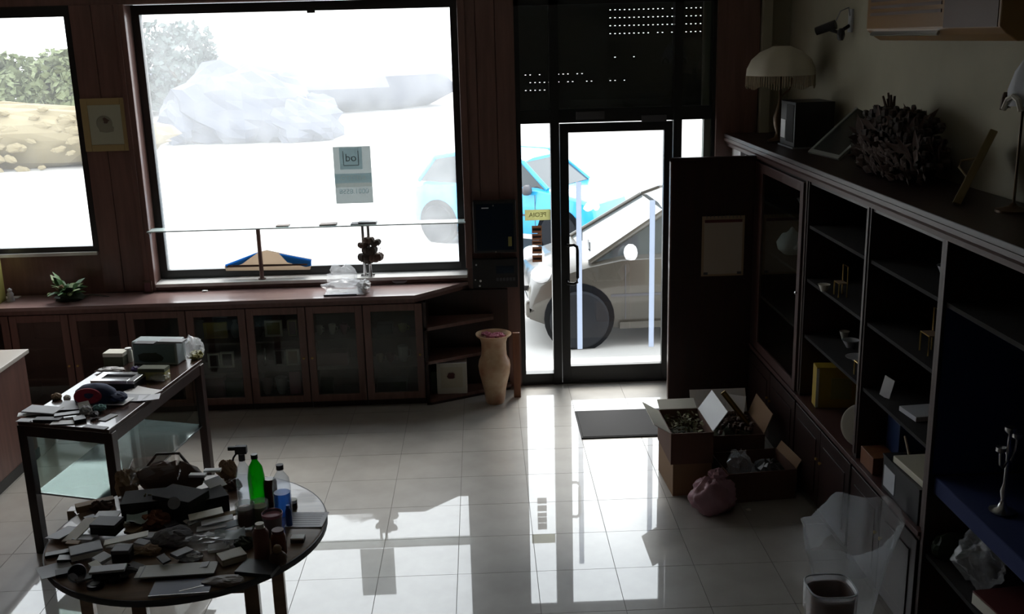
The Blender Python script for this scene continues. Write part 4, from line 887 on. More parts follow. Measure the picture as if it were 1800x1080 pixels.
for k in range(7): m.tube([(0, .10, .25), (rnd.uniform(-.04, .04), .13+rnd.uniform(-.06, .06), .36+rnd.uniform(0, .07))], [.012, .006], 6)
m.build('seed_spike', C('dry_leaf', .055, .028, .018, .8), t)['kind'] = 'stuff'
# gilt frame edge-on
b0 = atz(1682, 357, ZP+.012); b1 = atx(1748, 228, 2.25); d = b1-b0; hh = d.length
t = thing('gilt_frame', 'gilt picture frame seen edge-on, leaning on the cabinet top before the right lamp', 'picture', b0)
R3 = d.to_track_quat('Z', 'Y').to_matrix().to_4x4(); vw = (b0-Vector((0, 0, H))).normalized()
zz_ = d.normalized(); yy_ = (vw-zz_*vw.dot(zz_)).normalized(); xx_ = yy_.cross(zz_); R3 = Matrix((xx_, yy_, zz_)).transposed().to_4x4()
MB().b2((-.017, 0, 0), (.017, .02, hh)).fin(R3).build('near_rail', C('old_gilt', .22, .17, .08, .45, .3), t, bevel=.004)
MB().b2((-.010, .022, .01), (.010, .20, hh-.01)).fin(R3).build('panel', 'brown', t)
MB().tube([(-.012, .01, hh*.35), (-.06, .03, hh*.45), (-.065, .04, hh*.55), (-.012, .02, hh*.62)], .005, 6).fin(R3).build('easel_arm', 'old_gilt', t)
# right lamp
p = atx(1781, 350, 2.2)
t = thing('stained_glass_lamp', 'tall thin lamp with a scalloped stained glass shade, cut by the right picture edge', 'lamp', (2.19, 4.17, ZP))
MB().lathe([(.07, 0), (.07, .01), (.02, .025), (.006, .04), (.006, .50), (.02, .52), (0, .54)], n=16).build('stem', 'dark_brass', t, smooth=50)
sh_ = MB().lathe([(.135, .44), (.13, .50), (.11, .57), (.075, .63), (.03, .67), (.028, .665), (.07, .62), (.105, .56), (.125, .50), (.13, .44)], c=(.03, -.09, 0), n=40, lobes=8, lamp=.03).build('lamp_shade', 'lgrey', t, smooth=60)
for k in range(8):
    a = 2*PI*k/8+.2; x, y = .03+.137*math.cos(a), -.09+.137*math.sin(a)
    MB().tube([(x-.05*math.sin(a), y+.05*math.cos(a), .425), (x-.03*math.sin(a), y+.03*math.cos(a), .465), (x, y, .48), (x+.03*math.sin(a), y-.03*math.cos(a), .465), (x+.05*math.sin(a), y-.05*math.cos(a), .425)], .011, 6).build('scallop_band', 'brown' if k % 2 else 'offwhite', sh_)
MB().b2((-.004, -.005, .53), (.03, -.09, .54)).build('shade_arm', 'dark_brass', t)
# air conditioner
xa = 2.13; a = atx(1522, 62, xa); b = atx(1712, 62, xa); zb = a.z
t = thing('air_conditioner', 'wood-coloured air conditioner unit hanging high on the right wall', 'air conditioner', (2.24, a.y-.75, zb))
y0, y1 = a.y-1.5, a.y
MB().extr([(xa+.03, zb), (xa+.08, zb-.03), (XR-.002, zb-.03), (XR-.002, zb+.26), (xa+.04, zb+.26), (xa, zb+.20), (xa, zb+.03)], 'y', y0, y1).build('case', 'ac_wood', t, world=True, bevel=.006)
for k in range(3): MB().b2((xa-.004, y0+.56, zb+.10+.035*k), (xa+.002, y1-.06, zb+.115+.035*k)).build('grille_bar', 'brown', t, world=True)
MB().box((xa+.015, y1-.48, zb+.018), (.012, .84, .045), ry=.5).build('air_flap', 'silver', t, world=True)
MB().b2((xa-.003, y0+.02, zb+.03), (xa+.002, y0+.53, zb+.19)).build('end_panel', 'brown', t, world=True)
# spot / security camera
t = thing('security_camera', 'small black security camera on a bracket high on the cream wall', 'camera', (XR-.002, atx(1497, 45, XR).y, atx(1497, 45, XR).z))
MB().b2((-.012, -.03, -.04), (0, .03, .10)).build('wall_plate', 'lgrey', t)
MB().tube([(-.012, 0, 0), (-.08, 0, -.04), (-.13, .02, -.02)], .012, 8).blob((-.07, -.02, -.09), (.05, .05, .08), 2, .1, 10, 6).build('bracket', 'black', t)
q = MB().cyl((-.20, .07, -.03), (-.10, 0, .01), .026, .030, 14).build('body', 'black', t, smooth=40)
MB().tube([(-.10, 0, .03), (-.08, -.02, .09), (-.03, -.02, .11), (-.012, 0, .06)], .004, 6).build('cable', 'grey', t)

# ================================================================== CARTONS AND BAGS ON THE FLOOR
def open_carton(name, label, loc, rz, w_, d_, h_, m, flaps=(), th=.006):
    t = thing(name, label, 'carton', loc, rz)
    MB().b2((-w_/2, -d_/2, 0), (w_/2, d_/2, th)).build('bottom', m, t)
    for x0_, y0_, x1_, y1_ in ((-w_/2, -d_/2, -w_/2+th, d_/2), (w_/2-th, -d_/2, w_/2, d_/2), (-w_/2+th, -d_/2, w_/2-th, -d_/2+th), (-w_/2+th, d_/2-th, w_/2-th, d_/2)):
        MB().b2((x0_, y0_, th), (x1_, y1_, h_)).build('side', m, t)
    for side, ang, ln, fm in flaps:
        if side in 'lr':
            s_ = -1 if side == 'l' else 1; o = MB().b2((0, -d_/2+.01, 0), (ln, d_/2-.01, .004)).build('flap', fm, t, loc=(s_*w_/2, 0, h_)); o.rotation_euler = (0, -ang if s_ > 0 else PI+ang, 0)
        else:
            s_ = -1 if side == 'f' else 1; o = MB().b2((-w_/2+.01, 0, 0), (w_/2-.01, ln, .004)).build('flap', fm, t, loc=(0, s_*d_/2, h_)); o.rotation_euler = (ang if s_ > 0 else PI-ang, 0, 0)
    return t
c0 = atz(1175, 872, 0); c1 = atz(1232, 866, 0)
open_carton('lower_carton', 'brown carton on the floor under the one with white flaps', (1.215, 6.02, 0), .05, .24, .40, .21, 'carton')
open_carton('upper_carton', 'carton with open white flaps and greenery, stacked on another carton', (1.215, 6.02, .2105), .02, .26, .42, .20, 'carton_dk', (('l', .55, .12, 'offwhite'), ('b', .35, .10, 'offwhite'), ('r', .95, .15, 'white')))
gr = thing('dry_greenery', 'dry olive greenery filling the carton with white flaps', 'greenery', (1.215, 6.02, .2180))
rnd = random.Random(5)
m = MB()
for k in range(260):
    p = Vector((rnd.uniform(-.105, .105), rnd.uniform(-.18, .18), rnd.uniform(.12, .19))); d = Vector((rnd.uniform(-1, 1), rnd.uniform(-1, 1), rnd.uniform(.1, 1))).normalized()*rnd.uniform(.015, .035); sd_ = d.cross(Vector((.3, .2, 1))).normalized()*.012
    m.add([p, p+d*.5+sd_, p+d, p+d*.5-sd_], [(0, 1, 2, 3)])
m.build('leaves', C('dry_green', .16, .15, .08, .8), gr)['kind'] = 'stuff'
MB().blob((0, 0, .003), (.20, .34, .13), 9, .04, 16, 8).build('stems', 'olivegreen', gr)
open_carton('open_carton', 'large low open carton full of decorations in front of the wooden panel', (1.55, 6.33, 0), .0, .40, .42, .26, 'carton_dk', (('b', 1.1, .16, 'white'), ('r', 1.2, .14, 'carton')))
m = thing('netting_heap', 'olive dry netting and pine cones heaped in the large low carton', 'greenery', (1.55, 6.33, .0070))
MB().blob((0, 0, 0), (.36, .38, .25), 12, .10, 20, 10).build('netting', 'olivegreen', m)
q = MB()
for k in range(70): q.blob((rnd.uniform(-.15, .15), rnd.uniform(-.16, .16), .235+rnd.uniform(0, .03)), (.035, .035, .035), k, .3, 6, 4)
q.build('cones', 'brown', m)['kind'] = 'stuff'
small('white_papers', 'white sheet of paper standing in the large carton left of the gold strip', 'paper', MB().box((0, 0, .05), (.20, .002, .10)), 'white', Vector((1.50, 6.50, .262)), .1, rx=-.5)
small('white_papers', 'white folded paper right of the gold strip in the large carton', 'paper', MB().box((0, 0, .06), (.13, .002, .14)), 'white', Vector((1.64, 6.49, .262)), -.5, rx=-.4)
gt = thing('gold_strip', 'dark gold ornamental strip leaning diagonally out of the large carton', 'strip', (1.60, 6.28, .30), 0)
MB().box((0, 0, .08), (.035, .015, .30), ry=-.65).build('strip', C('dark_gold', .25, .17, .05, .45, .5), gt, bevel=.003)
MB().box((0, -.009, .08), (.012, .006, .28), ry=-.65).build('raised_ornament', 'gold', gt)
open_carton('tray_carton', 'shallow open carton with bags and wraps, nearest the wall cabinets', (1.61, 5.87, 0), .10, .43, .34, .19, 'carton_dk', (('r', 1.0, .06, 'carton'),))
small('clear_wrap', 'bundle of clear wrapping inside the shallow carton', 'wrapping', MB().blob((0, 0, 0), (.17, .22, .24), 21, .3, 18, 12), 'film_bag', Vector((1.53, 5.86, .0080)), .12)
small('dark_cloth', 'black cloth bundle filling the right of the shallow carton', 'cloth', MB().blob((0, 0, 0), (.20, .26, .18), 22, .12, 16, 10), 'black', Vector((1.715, 5.87, .0080)), .12)
pb = thing('pink_bag', 'translucent pink plastic bag slumped on the floor before the cartons', 'bag', (1.30, 5.59, 0))
MB().blob((0, 0, 0), (.27, .19, .21), 23, .17, 44, 22).build('bag_body', 'pinkbag', pb, smooth=70); MB().blob((.03, .02, .18), (.10, .07, .08), 24, .35, 12, 8).build('tied_neck', 'pinkbag', pb)
small('tissue_scrap', 'tiny white scrap on the floor beside the shallow carton', 'scrap', MB().blob((0, 0, 0), (.03, .025, .012), 8, .3, 8, 5), 'offwhite', Vector((1.515, 5.58, .0005)))

# large clear refuse bag
t = thing('refuse_bag', 'large hazy translucent plastic bag standing open beside the wall cabinets', 'bag', (1.635, 4.27, 0))
rnd = random.Random(4); prof = [(.085, .0), (.10, .02), (.12, .12), (.15, .26), (.185, .40), (.21, .50), (.225, .565)]
vs = []; fs = []; n = 44
for j, (r_, z) in enumerate(prof):
    for i in range(n):
        a = 2*PI*i/n; k = 1+.05*math.sin(7*a+j*.5)+.035*math.sin(13*a-j)+rnd.uniform(-.015, .015)
        lift = .07*math.cos(a-.5)*(j/6)**2+.02*math.sin(5*a)*(j/6)
        vs.append((r_*k*math.cos(a)*.98, r_*k*math.sin(a)*.9, z+lift))
for j in range(len(prof)-1):
    for i in range(n): fs.append((j*n+i, j*n+(i+1) % n, (j+1)*n+(i+1) % n, (j+1)*n+i))
fs.append(tuple(range(n))[::-1])
MB().add(vs, fs).build('bag', 'film_bag', t, smooth=80)
MB().add([(v[0]*.985, v[1]*.985, v[2]) for v in vs[-n*3:]], [(j*n+i, j*n+(i+1) % n, (j+1)*n+(i+1) % n, (j+1)*n+i) for j in range(2) for i in range(n)]).build('folded_rim', 'film_bag', t, smooth=80)
MB().blob((0, 0, .004), (.15, .15, .10), 6, .2, 16, 8).build('rubbish', 'grey', t)
# waste bin with liner
c = atz(1460, 1032, .42)
t = thing('waste_bin', 'small waste bin with a pale plastic liner at the bottom edge', 'waste bin', (c.x, c.y, 0))
def rr(w_, z): return [(w_*math.copysign(abs(math.cos(a))**.55, math.cos(a)), w_*math.copysign(abs(math.sin(a))**.55, math.sin(a)), z) for a in [2*PI*i/32 for i in range(32)]]
def loft(rings, cap=True):
    n = len(rings[0]); vs = [v for r in rings for v in r]; fs = []
    for j in range(len(rings)-1):
        for i in range(n): fs.append((j*n+i, j*n+(i+1) % n, (j+1)*n+(i+1) % n, (j+1)*n+i))
    if cap: fs.append(tuple(range(n))[::-1])
    return MB().add(vs, fs)
loft([rr(.072, 0), rr(.095, .40), rr(.088, .40), rr(.068, .02), rr(.001, .02)]).build('bin', 'carton_dk', t, smooth=50)
loft([rr(.101, .30), rr(.103, .405), rr(.099, .425), rr(.083, .41), rr(.07, .12)], False).build('liner', 'film_bag', t, smooth=70)
MB().tube(rr(.100, .424)+[rr(.100, .424)[0]], .0035, 6).build('liner_rim', 'lgrey', t)
small('clear_wrap', 'crumpled clear wrap on the floor right of the waste bin', 'wrapping', MB().blob((0, 0, 0), (.11, .16, .22), 51, .3, 16, 12), 'film', Vector((1.655, 4.00, 0.0005)))

# ================================================================== LEFT DESK
t = thing('reception_desk', 'dark red-brown wooden desk with a cream top at the left picture edge', 'desk', (-3.5, 6.2, 0))
MB().b2((-4.0, 5.2, .0), (-3.155, 6.83, .745)).build('body', 'wood', t, world=True, bevel=.004)
MB().b2((-4.02, 5.18, .7455), (-3.135, 6.86, .775)).build('desktop', C('desk_top', .55, .50, .45, .35), t, world=True, bevel=.004)
MB().b2((-3.154, 5.2, .0), (-3.148, 6.83, .07)).build('plinth_strip', 'black', t, world=True)
p = atz(1, 608, .776)
small('white_box', 'small white box on the cream desk top at the left picture edge', 'box', MB().box((0, 0, .045), (.10, .12, .09)), 'lgrey', Vector((p.x-.03, 6.66, .7755)), bevel=.003)

# ================================================================== GLASS DISPLAY TABLE
A, B, Cc, Dd = Vector((-2.571, 5.363, 0)), Vector((-2.019, 5.19, 0)), Vector((-1.842, 6.414, 0)), Vector((-2.40, 6.59, 0))
cen = (A+B+Cc+Dd)/4; ZD = .795
t = thing('display_table', 'dark wooden display table with glass sides and a glass lower shelf, cluttered on top', 'table', cen)
q4 = [A, B, Cc, Dd]
def inset(k): return [p+(cen-p).normalized()*k for p in q4]
MB().prism([(p.x, p.y) for p in q4], ZD-.022, ZD).build('tabletop', C('table_dark', .060, .032, .026, .22, coat=.5), t, world=True, bevel=.004)
f = MB(); qi = inset(.03)
for i in range(4):
    a, b = qi[i], qi[(i+1) % 4]; d = (b-a).normalized(); nrm = Vector((-d.y, d.x, 0))*.018
    f = MB().prism([(v.x, v.y) for v in (a-nrm, b-nrm, b+nrm, a+nrm)], ZD-.085, ZD-.023); f.build('apron', 'wood_dk', t, world=True)
for p in inset(.035):
    MB().box((p.x, p.y, (ZD-.024)/2), (.052, .052, ZD-.024), rz=-.17).build('leg', 'wood_dk', t, world=True, bevel=.003)
MB().prism([(p.x, p.y) for p in inset(.045)], .352, .362).build('lower_shelf', 'glass_shelf', t, world=True)
for i in (0, 1, 3):
    a, b = inset(.05)[i], inset(.05)[(i+1) % 4]; d = (b-a).normalized(); nrm = Vector((-d.y, d.x, 0))*.002; a = a+d*.03; b = b-d*.03
    MB().prism([(v.x, v.y) for v in (a-nrm, b-nrm, b+nrm, a+nrm)], .364, ZD-.087).build('glass_side', 'glass_cab', t, world=True)
p = atz(85, 797, .364)
small('metal_rod', 'thin pale rod lying on the glass lower shelf of the display table', 'rod', MB().tube([(-.06, 0, .008), (.08, .03, .012)], .007, 8), 'lgrey', Vector((-2.42, 6.12, .3625)))

# clutter: everything is placed where its sight line meets the support it lies on
class Pile:
    def __init__(s, z): s.z = z; s.k = 0
    def at(s, px, py, lift): p = atz(px, py, s.z+lift); s.k += 1; p.z = s.z+.0004+lift; return p
DT = Pile(ZD); RT = Pile(.7805)
def card(P, px, py, w_, d_, rz, m, name, label, cat='card', lift=0, th=.004, rx=0, ry=0, group=None):
    o = MB().box((0, 0, th/2), (w_, d_, th)).build(name, m, bevel=min(.001, th*.3)); return tag(o, label, cat, group, P.at(px, py, lift), rz, rx, ry)
def paper(P, px, py, w_, d_, rz, m, name, label, cat='paper', lift=0, curl=.01, wave=0, group=None, rx=0, ry=0):
    o = MB().sheet(w_, d_, .0012, curl, wave, P.k).build(name, m, smooth=60); return tag(o, label, cat, group, P.at(px, py, lift), rz, rx, ry)
def boxl(P, px, py, w_, d_, h_, rz, m, ml, name, label, cat='box', lift=0, rx=0, ry=0):
    t = thing(name, label, cat, P.at(px, py, lift)); t.rotation_euler = (rx, ry, rz)
    MB().box((0, 0, h_*.35), (w_*.985, d_*.985, h_*.7)).build('base', m, t, bevel=.0015); MB().box((0, 0, h_*.85), (w_, d_, h_*.3)).build('lid', ml, t, bevel=.002); return t
def wad(P, px, py, w_, d_, h_, m, name, label, cat, lift=0, seed=None, amp=.28, rz=0):
    seed = P.k+60 if seed is None else seed
    o = MB().blob((0, 0, 0), (w_, d_, h_), seed, amp, 20, 11).build(name, m); return tag(o, label, cat, None, P.at(px, py, lift), rz)
def picframe(P, px, py, w_, d_, h_, rz, mf, mp, label, lift=0, ms='black'):
    t = thing('photo_frame', label, 'photo frame', P.at(px, py, lift), rz); fw = w_*.16
    MB().box((0, 0, h_*.3), (w_, d_, h_*.6)).build('back', ms, t)
    f = MB().b2((-w_/2, -d_/2, h_*.6), (-w_/2+fw, d_/2, h_)).b2((w_/2-fw, -d_/2, h_*.6), (w_/2, d_/2, h_)).b2((-w_/2+fw, -d_/2, h_*.6), (w_/2-fw, -d_/2+fw, h_)).b2((-w_/2+fw, d_/2-fw, h_*.6), (w_/2-fw, d_/2, h_)); f.build('frame', mf, t, bevel=.002)
    MB().box((0, 0, h_*.68), (w_-2*fw, d_-2*fw, h_*.12)).build('picture', mp, t)

# ---- on the display table, back to front
t = thing('printed_bag', 'grey blue printed carrier with a treetop picture at the far end of the table', 'bag', DT.at(282, 636, 0), -.16)
MB().box((0, 0, .075), (.30, .13, .15)).build('body', C('pale_blue_grey', .30, .36, .38), t, bevel=.008)
q = MB().box((0, -.0675, .075), (.27, .004, .12)).build('printed_scene', C('print_teal', .12, .20, .22), t)
MB().blob((-.03, -.0705, .02), (.17, .004, .06), 4, .2, 12, 6).build('printed_trees', 'dkgreen', q)
small('dark_tray', 'dark flat tray lying on top of the printed bag, left end', 'tray', MB().box((0, 0, .004), (.13, .06, .008)), 'dgrey', atz(256, 604, ZD+.158)+Vector((0, 0, .0)), -.16)
small('grey_plate', 'grey green flat case lying on top of the printed bag, right end', 'case', MB().box((0, 0, .005), (.16, .07, .010)), 'grey', atz(303, 601, ZD+.158), -.16)
wad(DT, 340, 628, .13, .18, .13, 'film_bag', 'plastic_bundle', 'clear plastic bundle at the far right corner of the display table', 'plastic', amp=.3)
wad(DT, 345, 630, .08, .10, .05, 'olive', 'yellow_cloth', 'small yellow green cloth under the clear plastic bundle', 'cloth', seed=5)
boxl(DT, 206, 640, .13, .10, .085, -.1, 'olivegreen', 'offwhite', 'olive_box', 'olive box with a cream lid at the far left of the display table')
t = thing('white_jar', 'small white jar between the olive box and the printed bag', 'jar', DT.at(228, 636, 0)); MB().lathe([(.022, 0), (.024, .01), (.024, .07), (.018, .08), (0, .08)], n=18).build('jar', 'offwhite', t, smooth=40); MB().lathe([(.020, .081), (.020, .092), (0, .092)], n=18).build('lid', 'white', t, smooth=40)
boxl(DT, 272, 666, .17, .08, .075, -.12, 'olive', 'olivegreen', 'olive_yellow_box', 'olive yellow low box in front of the printed bag')
small('purple_pouch', 'tiny purple pouch between the white jar and the olive yellow box', 'pouch', MB().blob((0, 0, 0), (.07, .05, .03), 7, .2, 12, 7), C('purple', .06, .03, .16), DT.at(240, 652, 0))
wad(DT, 196, 654, .16, .07, .03, 'white', 'crumpled_paper', 'crumpled white paper in front of the olive box', 'paper')
picframe(DT, 210, 676, .27, .17, .05, -.12, 'silver', 'dgrey', 'silver framed picture lying flat on the display table')
wad(DT, 281, 668, .12, .12, .05, 'film_bag', 'cellophane', 'crumpled clear cellophane right of the silver frame', 'cellophane')
for k, (px, py, w_, d_, rz, m, l) in enumerate(((250, 690, .20, .13, -.5, 'white', 'white sheet in front of the silver frame on the display table'), (228, 700, .20, .12, -.2, 'lgrey', 'grey sheet beneath the blue hat, right side'),
        (262, 700, .12, .10, .2, 'paper', 'small white sheet near the right edge of the display table'), (190, 706, .26, .13, -.2, 'white', 'wide white sheet under the blue and red hat'), (148, 712, .26, .16, .1, 'lgrey', 'large pale sheet in front of the blue and red hat'))):
    paper(DT, px, py, w_, d_, rz, m, 'paper_sheet', l, lift=.0016*k, curl=.006)
t = thing('fabric_hat', 'navy blue hat with a round red front lying on the display table', 'hat', DT.at(170, 704, .012), -.15)
MB().lathe([(.125, 0), (.13, .02), (.115, .06), (.075, .088), (0, .098)], n=28, sy=.62).build('crown', C('cap_blue', .010, .022, .075, .8), t, smooth=60)
MB().lathe([(.0, 0), (.068, .004), (.074, .0), (.0, -.006)], n=24, T=Matrix.Translation((-.01, -.070, .048)) @ Matrix.Rotation(PI/2-.35, 4, 'X') @ Matrix.Diagonal((1.15, .62, 1.6, 1))).build('red_badge', C('cap_red', .30, .010, .035, .7), t, smooth=50)
MB().blob((.13, 0, 0), (.11, .12, .05), 9, .12, 14, 8).build('folded_side', 'cap_blue', t)
for k, (px, py, w_, d_, h_, m, n_, l, c_) in enumerate(((100, 702, .06, .05, .035, 'tan', 'trinket', 'small tan trinket left of the blue hat', 'trinket'), (118, 704, .04, .04, .03, 'offwhite', 'trinket', 'tiny cream trinket touching the blue hat', 'trinket'),
        (150, 726, .06, .06, .04, 'lgrey', 'crumpled_tissue', 'crumpled tissue in front of the blue hat', 'tissue'), (176, 722, .07, .05, .035, 'teal', 'trinket', 'small dark teal trinket at the front right of the display table', 'trinket'), (166, 733, .05, .05, .03, 'dgrey', 'trinket', 'small dark trinket at the front right corner of the display table', 'trinket'))):
    wad(DT, px, py, w_, d_, h_, m, n_, l, c_, lift=.008 if k > 1 else 0, seed=k+90, amp=.2)
card(DT, 75, 722, .19, .11, -.15, 'lgrey', 'grey_booklet', 'grey booklet near the front left corner of the display table', 'booklet', lift=.010, th=.008, ry=.05)
card(DT, 52, 728, .12, .07, .3, 'white', 'white_card', 'white card at the front left corner of the display table', lift=.001)
card(DT, 44, 740, .08, .05, -.2, 'lgrey', 'white_card', 'small pale card at the very front left corner, display table', lift=.0055, th=.004)
card(DT, 85, 740, .15, .05, -.1, 'dgrey', 'dark_case', 'flat dark case along the front edge of the display table', 'case', lift=0, th=.014)
card(DT, 118, 730, .13, .05, .3, 'black', 'dark_case', 'slim black case lying across pale papers, front of the display table', 'case', lift=.010, th=.010)
card(DT, 112, 744, .13, .06, 0, 'white', 'white_card', 'white card at the middle of the display table front edge', lift=.001)
card(DT, 140, 740, .06, .07, .5, 'black', 'dark_case', 'small black square case, front of the display table right of the white card', 'case', lift=.0, th=.018)
card(DT, 168, 752, .14, .04, -.35, 'lgrey', 'white_card', 'pale strip card at the front right corner, display table', lift=.0005)
card(DT, 150, 718, .06, .10, .6, 'white', 'white_card', 'upright tilted white card in front of the blue hat', lift=.015, rx=.5)
card(DT, 190, 735, .10, .05, 1.2, 'lgrey', 'white_card', 'grey card near the right edge, display table front', lift=.0005)

# ================================================================== ROUND TABLE
RC = Vector((-1.28, 4.02, 0)); RR = .57; ZR = .78
t = thing('round_table', 'round brown wooden table heaped with small goods in the foreground', 'table', RC)
MB().lathe([(RR-.05, ZR-.034), (RR-.008, ZR-.03), (RR, ZR-.018), (RR-.004, ZR-.004), (RR-.012, ZR), (0, ZR)], n=72).build('tabletop', 'wood_tbl', t, smooth=40)
MB().lathe([(RR+.001, ZR-.030), (RR+.003, ZR-.022), (RR+.003, ZR-.010), (RR+.001, ZR-.004)], n=72).build('edge_band', 'dgrey', t)
LP = []
for px, y in ((247, 3.66), (446, 3.66), (156, 4.34), (494, 4.34)):
    v = aty(px, 1068, y); LP.append(v); MB().box((v.x, v.y, (ZR-.035)/2), (.055, .055, ZR-.036), rz=.1).build('leg', 'wood_tbl', t, world=True, bevel=.003)
for a, b in ((0, 1), (1, 3), (3, 2), (2, 0)):
    a, b = LP[a], LP[b]; d = (b-a); d.z = 0; d.normalize(); nrm = Vector((-d.y, d.x, 0))*.011; a = a+d*.03; b = b-d*.03
    MB().prism([(v.x, v.y) for v in (a-nrm, b-nrm, b+nrm, a+nrm)], ZR-.10, ZR-.036).build('apron', 'wood_tbl', t, world=True)

def bottle(px, py, prof, m, cap, capm, label, n=20, lift=0, liquid=None, extra=None, name='bottle', cat='bottle'):
    t = thing(name, label, cat, RT.at(px, py, lift)); MB().lathe(prof, n=n).build('body', m, t, smooth=50)
    if cap: MB().lathe(cap, n=16).build('cap', capm, t, smooth=40)
    if liquid: MB().lathe(liquid[0], n=n).build('contents', liquid[1], t, smooth=50)
    if extra: extra(t)
    return t
def trig(t):
    MB().cyl((0, 0, .235), (0, 0, .265), .014).box((0, 0, .285), (.05, .026, .035)).box((-.035, 0, .292), (.04, .016, .016)).tube([(-.02, 0, .27), (-.035, 0, .25), (-.04, 0, .235)], .005, 6).build('trigger', 'dgrey', t, bevel=.002)
# back row bottles
bottle(434, 898, [(.030, 0), (.033, .01), (.033, .15), (.026, .20), (.013, .225), (.013, .24), (0, .24)], 'clear_plastic', None, None, 'clear spray bottle with a dark trigger head on the round table', extra=trig)
bottle(455, 890, [(.032, 0), (.035, .01), (.037, .14), (.030, .185), (.013, .215), (.013, .225), (0, .225)], 'green_plastic', [(.015, .2255), (.015, .245), (0, .245)], 'black', 'bright green plastic bottle beside the spray bottle')
bottle(499, 905, [(.036, 0), (.039, .01), (.039, .13), (.034, .17), (.014, .20), (.014, .21), (0, .21)], 'clear_plastic', [(.016, .2105), (.016, .232), (0, .232)], 'dgrey', 'clear bottle half filled with blue liquid at the back of the round table', liquid=([(.033, .004), (.035, .02), (.035, .105), (0, .105)], 'blue_plastic'))
bottle(478, 888, [(.026, 0), (.030, .005), (.030, .11), (.022, .125), (0, .125)], C('wine', .07, .015, .012, .3), None, None, 'dark wine-red jar between the green and the blue bottles', name='jar', cat='jar')
bottle(434, 930, [(.034, 0), (.040, .01), (.040, .115), (.036, .118), (.034, .11), (.034, .02), (0, .015)], 'jar_glass', None, None, 'glass tumbler with reddish brown contents on the round table', liquid=([(.030, .018), (.033, .03), (.033, .095), (0, .098)], 'brownliq'), name='glass_tumbler', cat='glass')
bottle(459, 922, [(.032, 0), (.038, .01), (.038, .105), (.034, .108), (.032, .10), (.032, .02), (0, .015)], 'jar_glass', None, None, 'glass tumbler with olive contents beside the reddish brown one', liquid=([(.028, .018), (.031, .03), (.031, .085), (0, .088)], 'olive'), name='glass_tumbler', cat='glass')
bottle(482, 945, [(.024, 0), (.028, .004), (.042, .105), (.040, .108), (.025, .01), (0, .008)], C('grey_cup', .22, .20, .21, .3), None, None, 'tapered grey tumbler with a reddish white rim on the round table', name='tumbler', cat='glass', extra=lambda t: MB().lathe([(.0425, .098), (.0435, .104), (.0435, .110), (.041, .111), (.040, .100)], n=20).build('rim', 'pink', t))
bottle(462, 985, [(.026, 0), (.031, .008), (.032, .12), (.020, .14), (0, .14)], C('rose_brown', .22, .10, .085, .35), [(.017, .1405), (.017, .158), (0, .158)], 'offwhite', 'rose brown bottle with a white cap in front of the tumblers')
bottle(492, 975, [(.026, 0), (.030, .008), (.030, .08), (.025, .095), (0, .095)], 'brownliq', [(.024, .0955), (.024, .108), (0, .108)], 'dkred', 'dark brown jar right of the rose brown bottle', name='jar', cat='jar')
bottle(516, 895, [(.016, 0), (.018, .003), (.018, .03), (0, .03)], 'brown', [(.018, .0305), (.019, .045), (0, .046)], 'offwhite', 'tiny jar with a pale cap behind the handwritten sheet', name='jar', cat='jar')
bottle(509, 925, [(.012, 0), (.013, .003), (.013, .07), (.008, .08), (0, .08)], 'blue', [(.008, .0805), (.008, .095), (0, .095)], 'bblue', 'slim blue vial left of the handwritten sheet', name='vial')
t = thing('figurine', 'small dark brown round figurine at the front right of the bottles', 'figurine', RT.at(490, 995, 0)); MB().blob((0, 0, 0), (.07, .06, .06), 3, .12, 16, 10).build('body', 'brown', t, smooth=60); MB().blob((0, 0, .055), (.035, .035, .035), 5, .08, 12, 8).build('head', 'tan', t, smooth=60)
# papers at right
p = paper(RT, 540, 915, .16, .14, -.08, 'paper', 'handwritten_sheet', 'white lined sheet with handwriting at the right edge of the round table', 'sheet', curl=.004)
m = MB()
for k in range(6): m.box((rnd.uniform(-.006, .006), -.055+.02*k, .0062), (.125, .0022, .0004))
o = m.build('writing', C('ink', .12, .12, .16), p)
boxl(RT, 524, 952, .055, .04, .022, -.05, 'dgrey', 'white', 'small_box', 'tiny dark box with a white lid near the right edge of the round table')
# dark boxes and bag at the back
boxl(RT, 262, 905, .20, .14, .09, .15, 'matte_black', 'matte_black', 'black_box', 'large black box at the back left of the heap')
boxl(RT, 322, 908, .20, .13, .11, -.45, 'matte_black', 'matte_black', 'black_box', 'black box with a tilted dark lid in the middle back of the heap')
boxl(RT, 372, 895, .13, .13, .075, .5, 'matte_black', 'matte_black', 'black_box', 'black box at the right of the dark boxes, left of the bottles')
small('round_label', 'round grey tag on the front of the large black boxes', 'tag', MB().cyl((0, 0, 0), (0, 0, .003), .026, n=20), 'grey', atz(306, 885, ZR+.13), 0, rx=1.0)
t = thing('acrylic_box', 'clear acrylic box standing on the dark heap at the back', 'box', atz(275, 838, ZR+.13), .15)
m = MB()
for a, b in (((-.10, -.06, 0), (-.097, .06, .07)), ((.097, -.06, 0), (.10, .06, .07)), ((-.097, -.06, 0), (.097, -.057, .07)), ((-.097, .057, 0), (.097, .06, .07)), ((-.10, -.06, .0705), (.10, .06, .0735))): MB().b2(a, b).build('wall', 'glass', t)
t = thing('brown_handbag', 'crumpled dark brown leather bag behind the black boxes', 'bag', atz(300, 862, ZR)); t.location.z = ZR+.001
MB().blob((0, 0, 0), (.30, .12, .14), 33, .10, 22, 12).build('body', 'brown', t, smooth=50); MB().tube([(-.10, 0, .11), (-.05, .02, .17), (.05, .02, .17), (.10, 0, .11)], .007, 6).build('handle', 'beads', t)
card(RT, 348, 838, .075, .03, -.1, 'white', 'white_card', 'small white card standing above the black boxes, left one', lift=.115, th=.012)
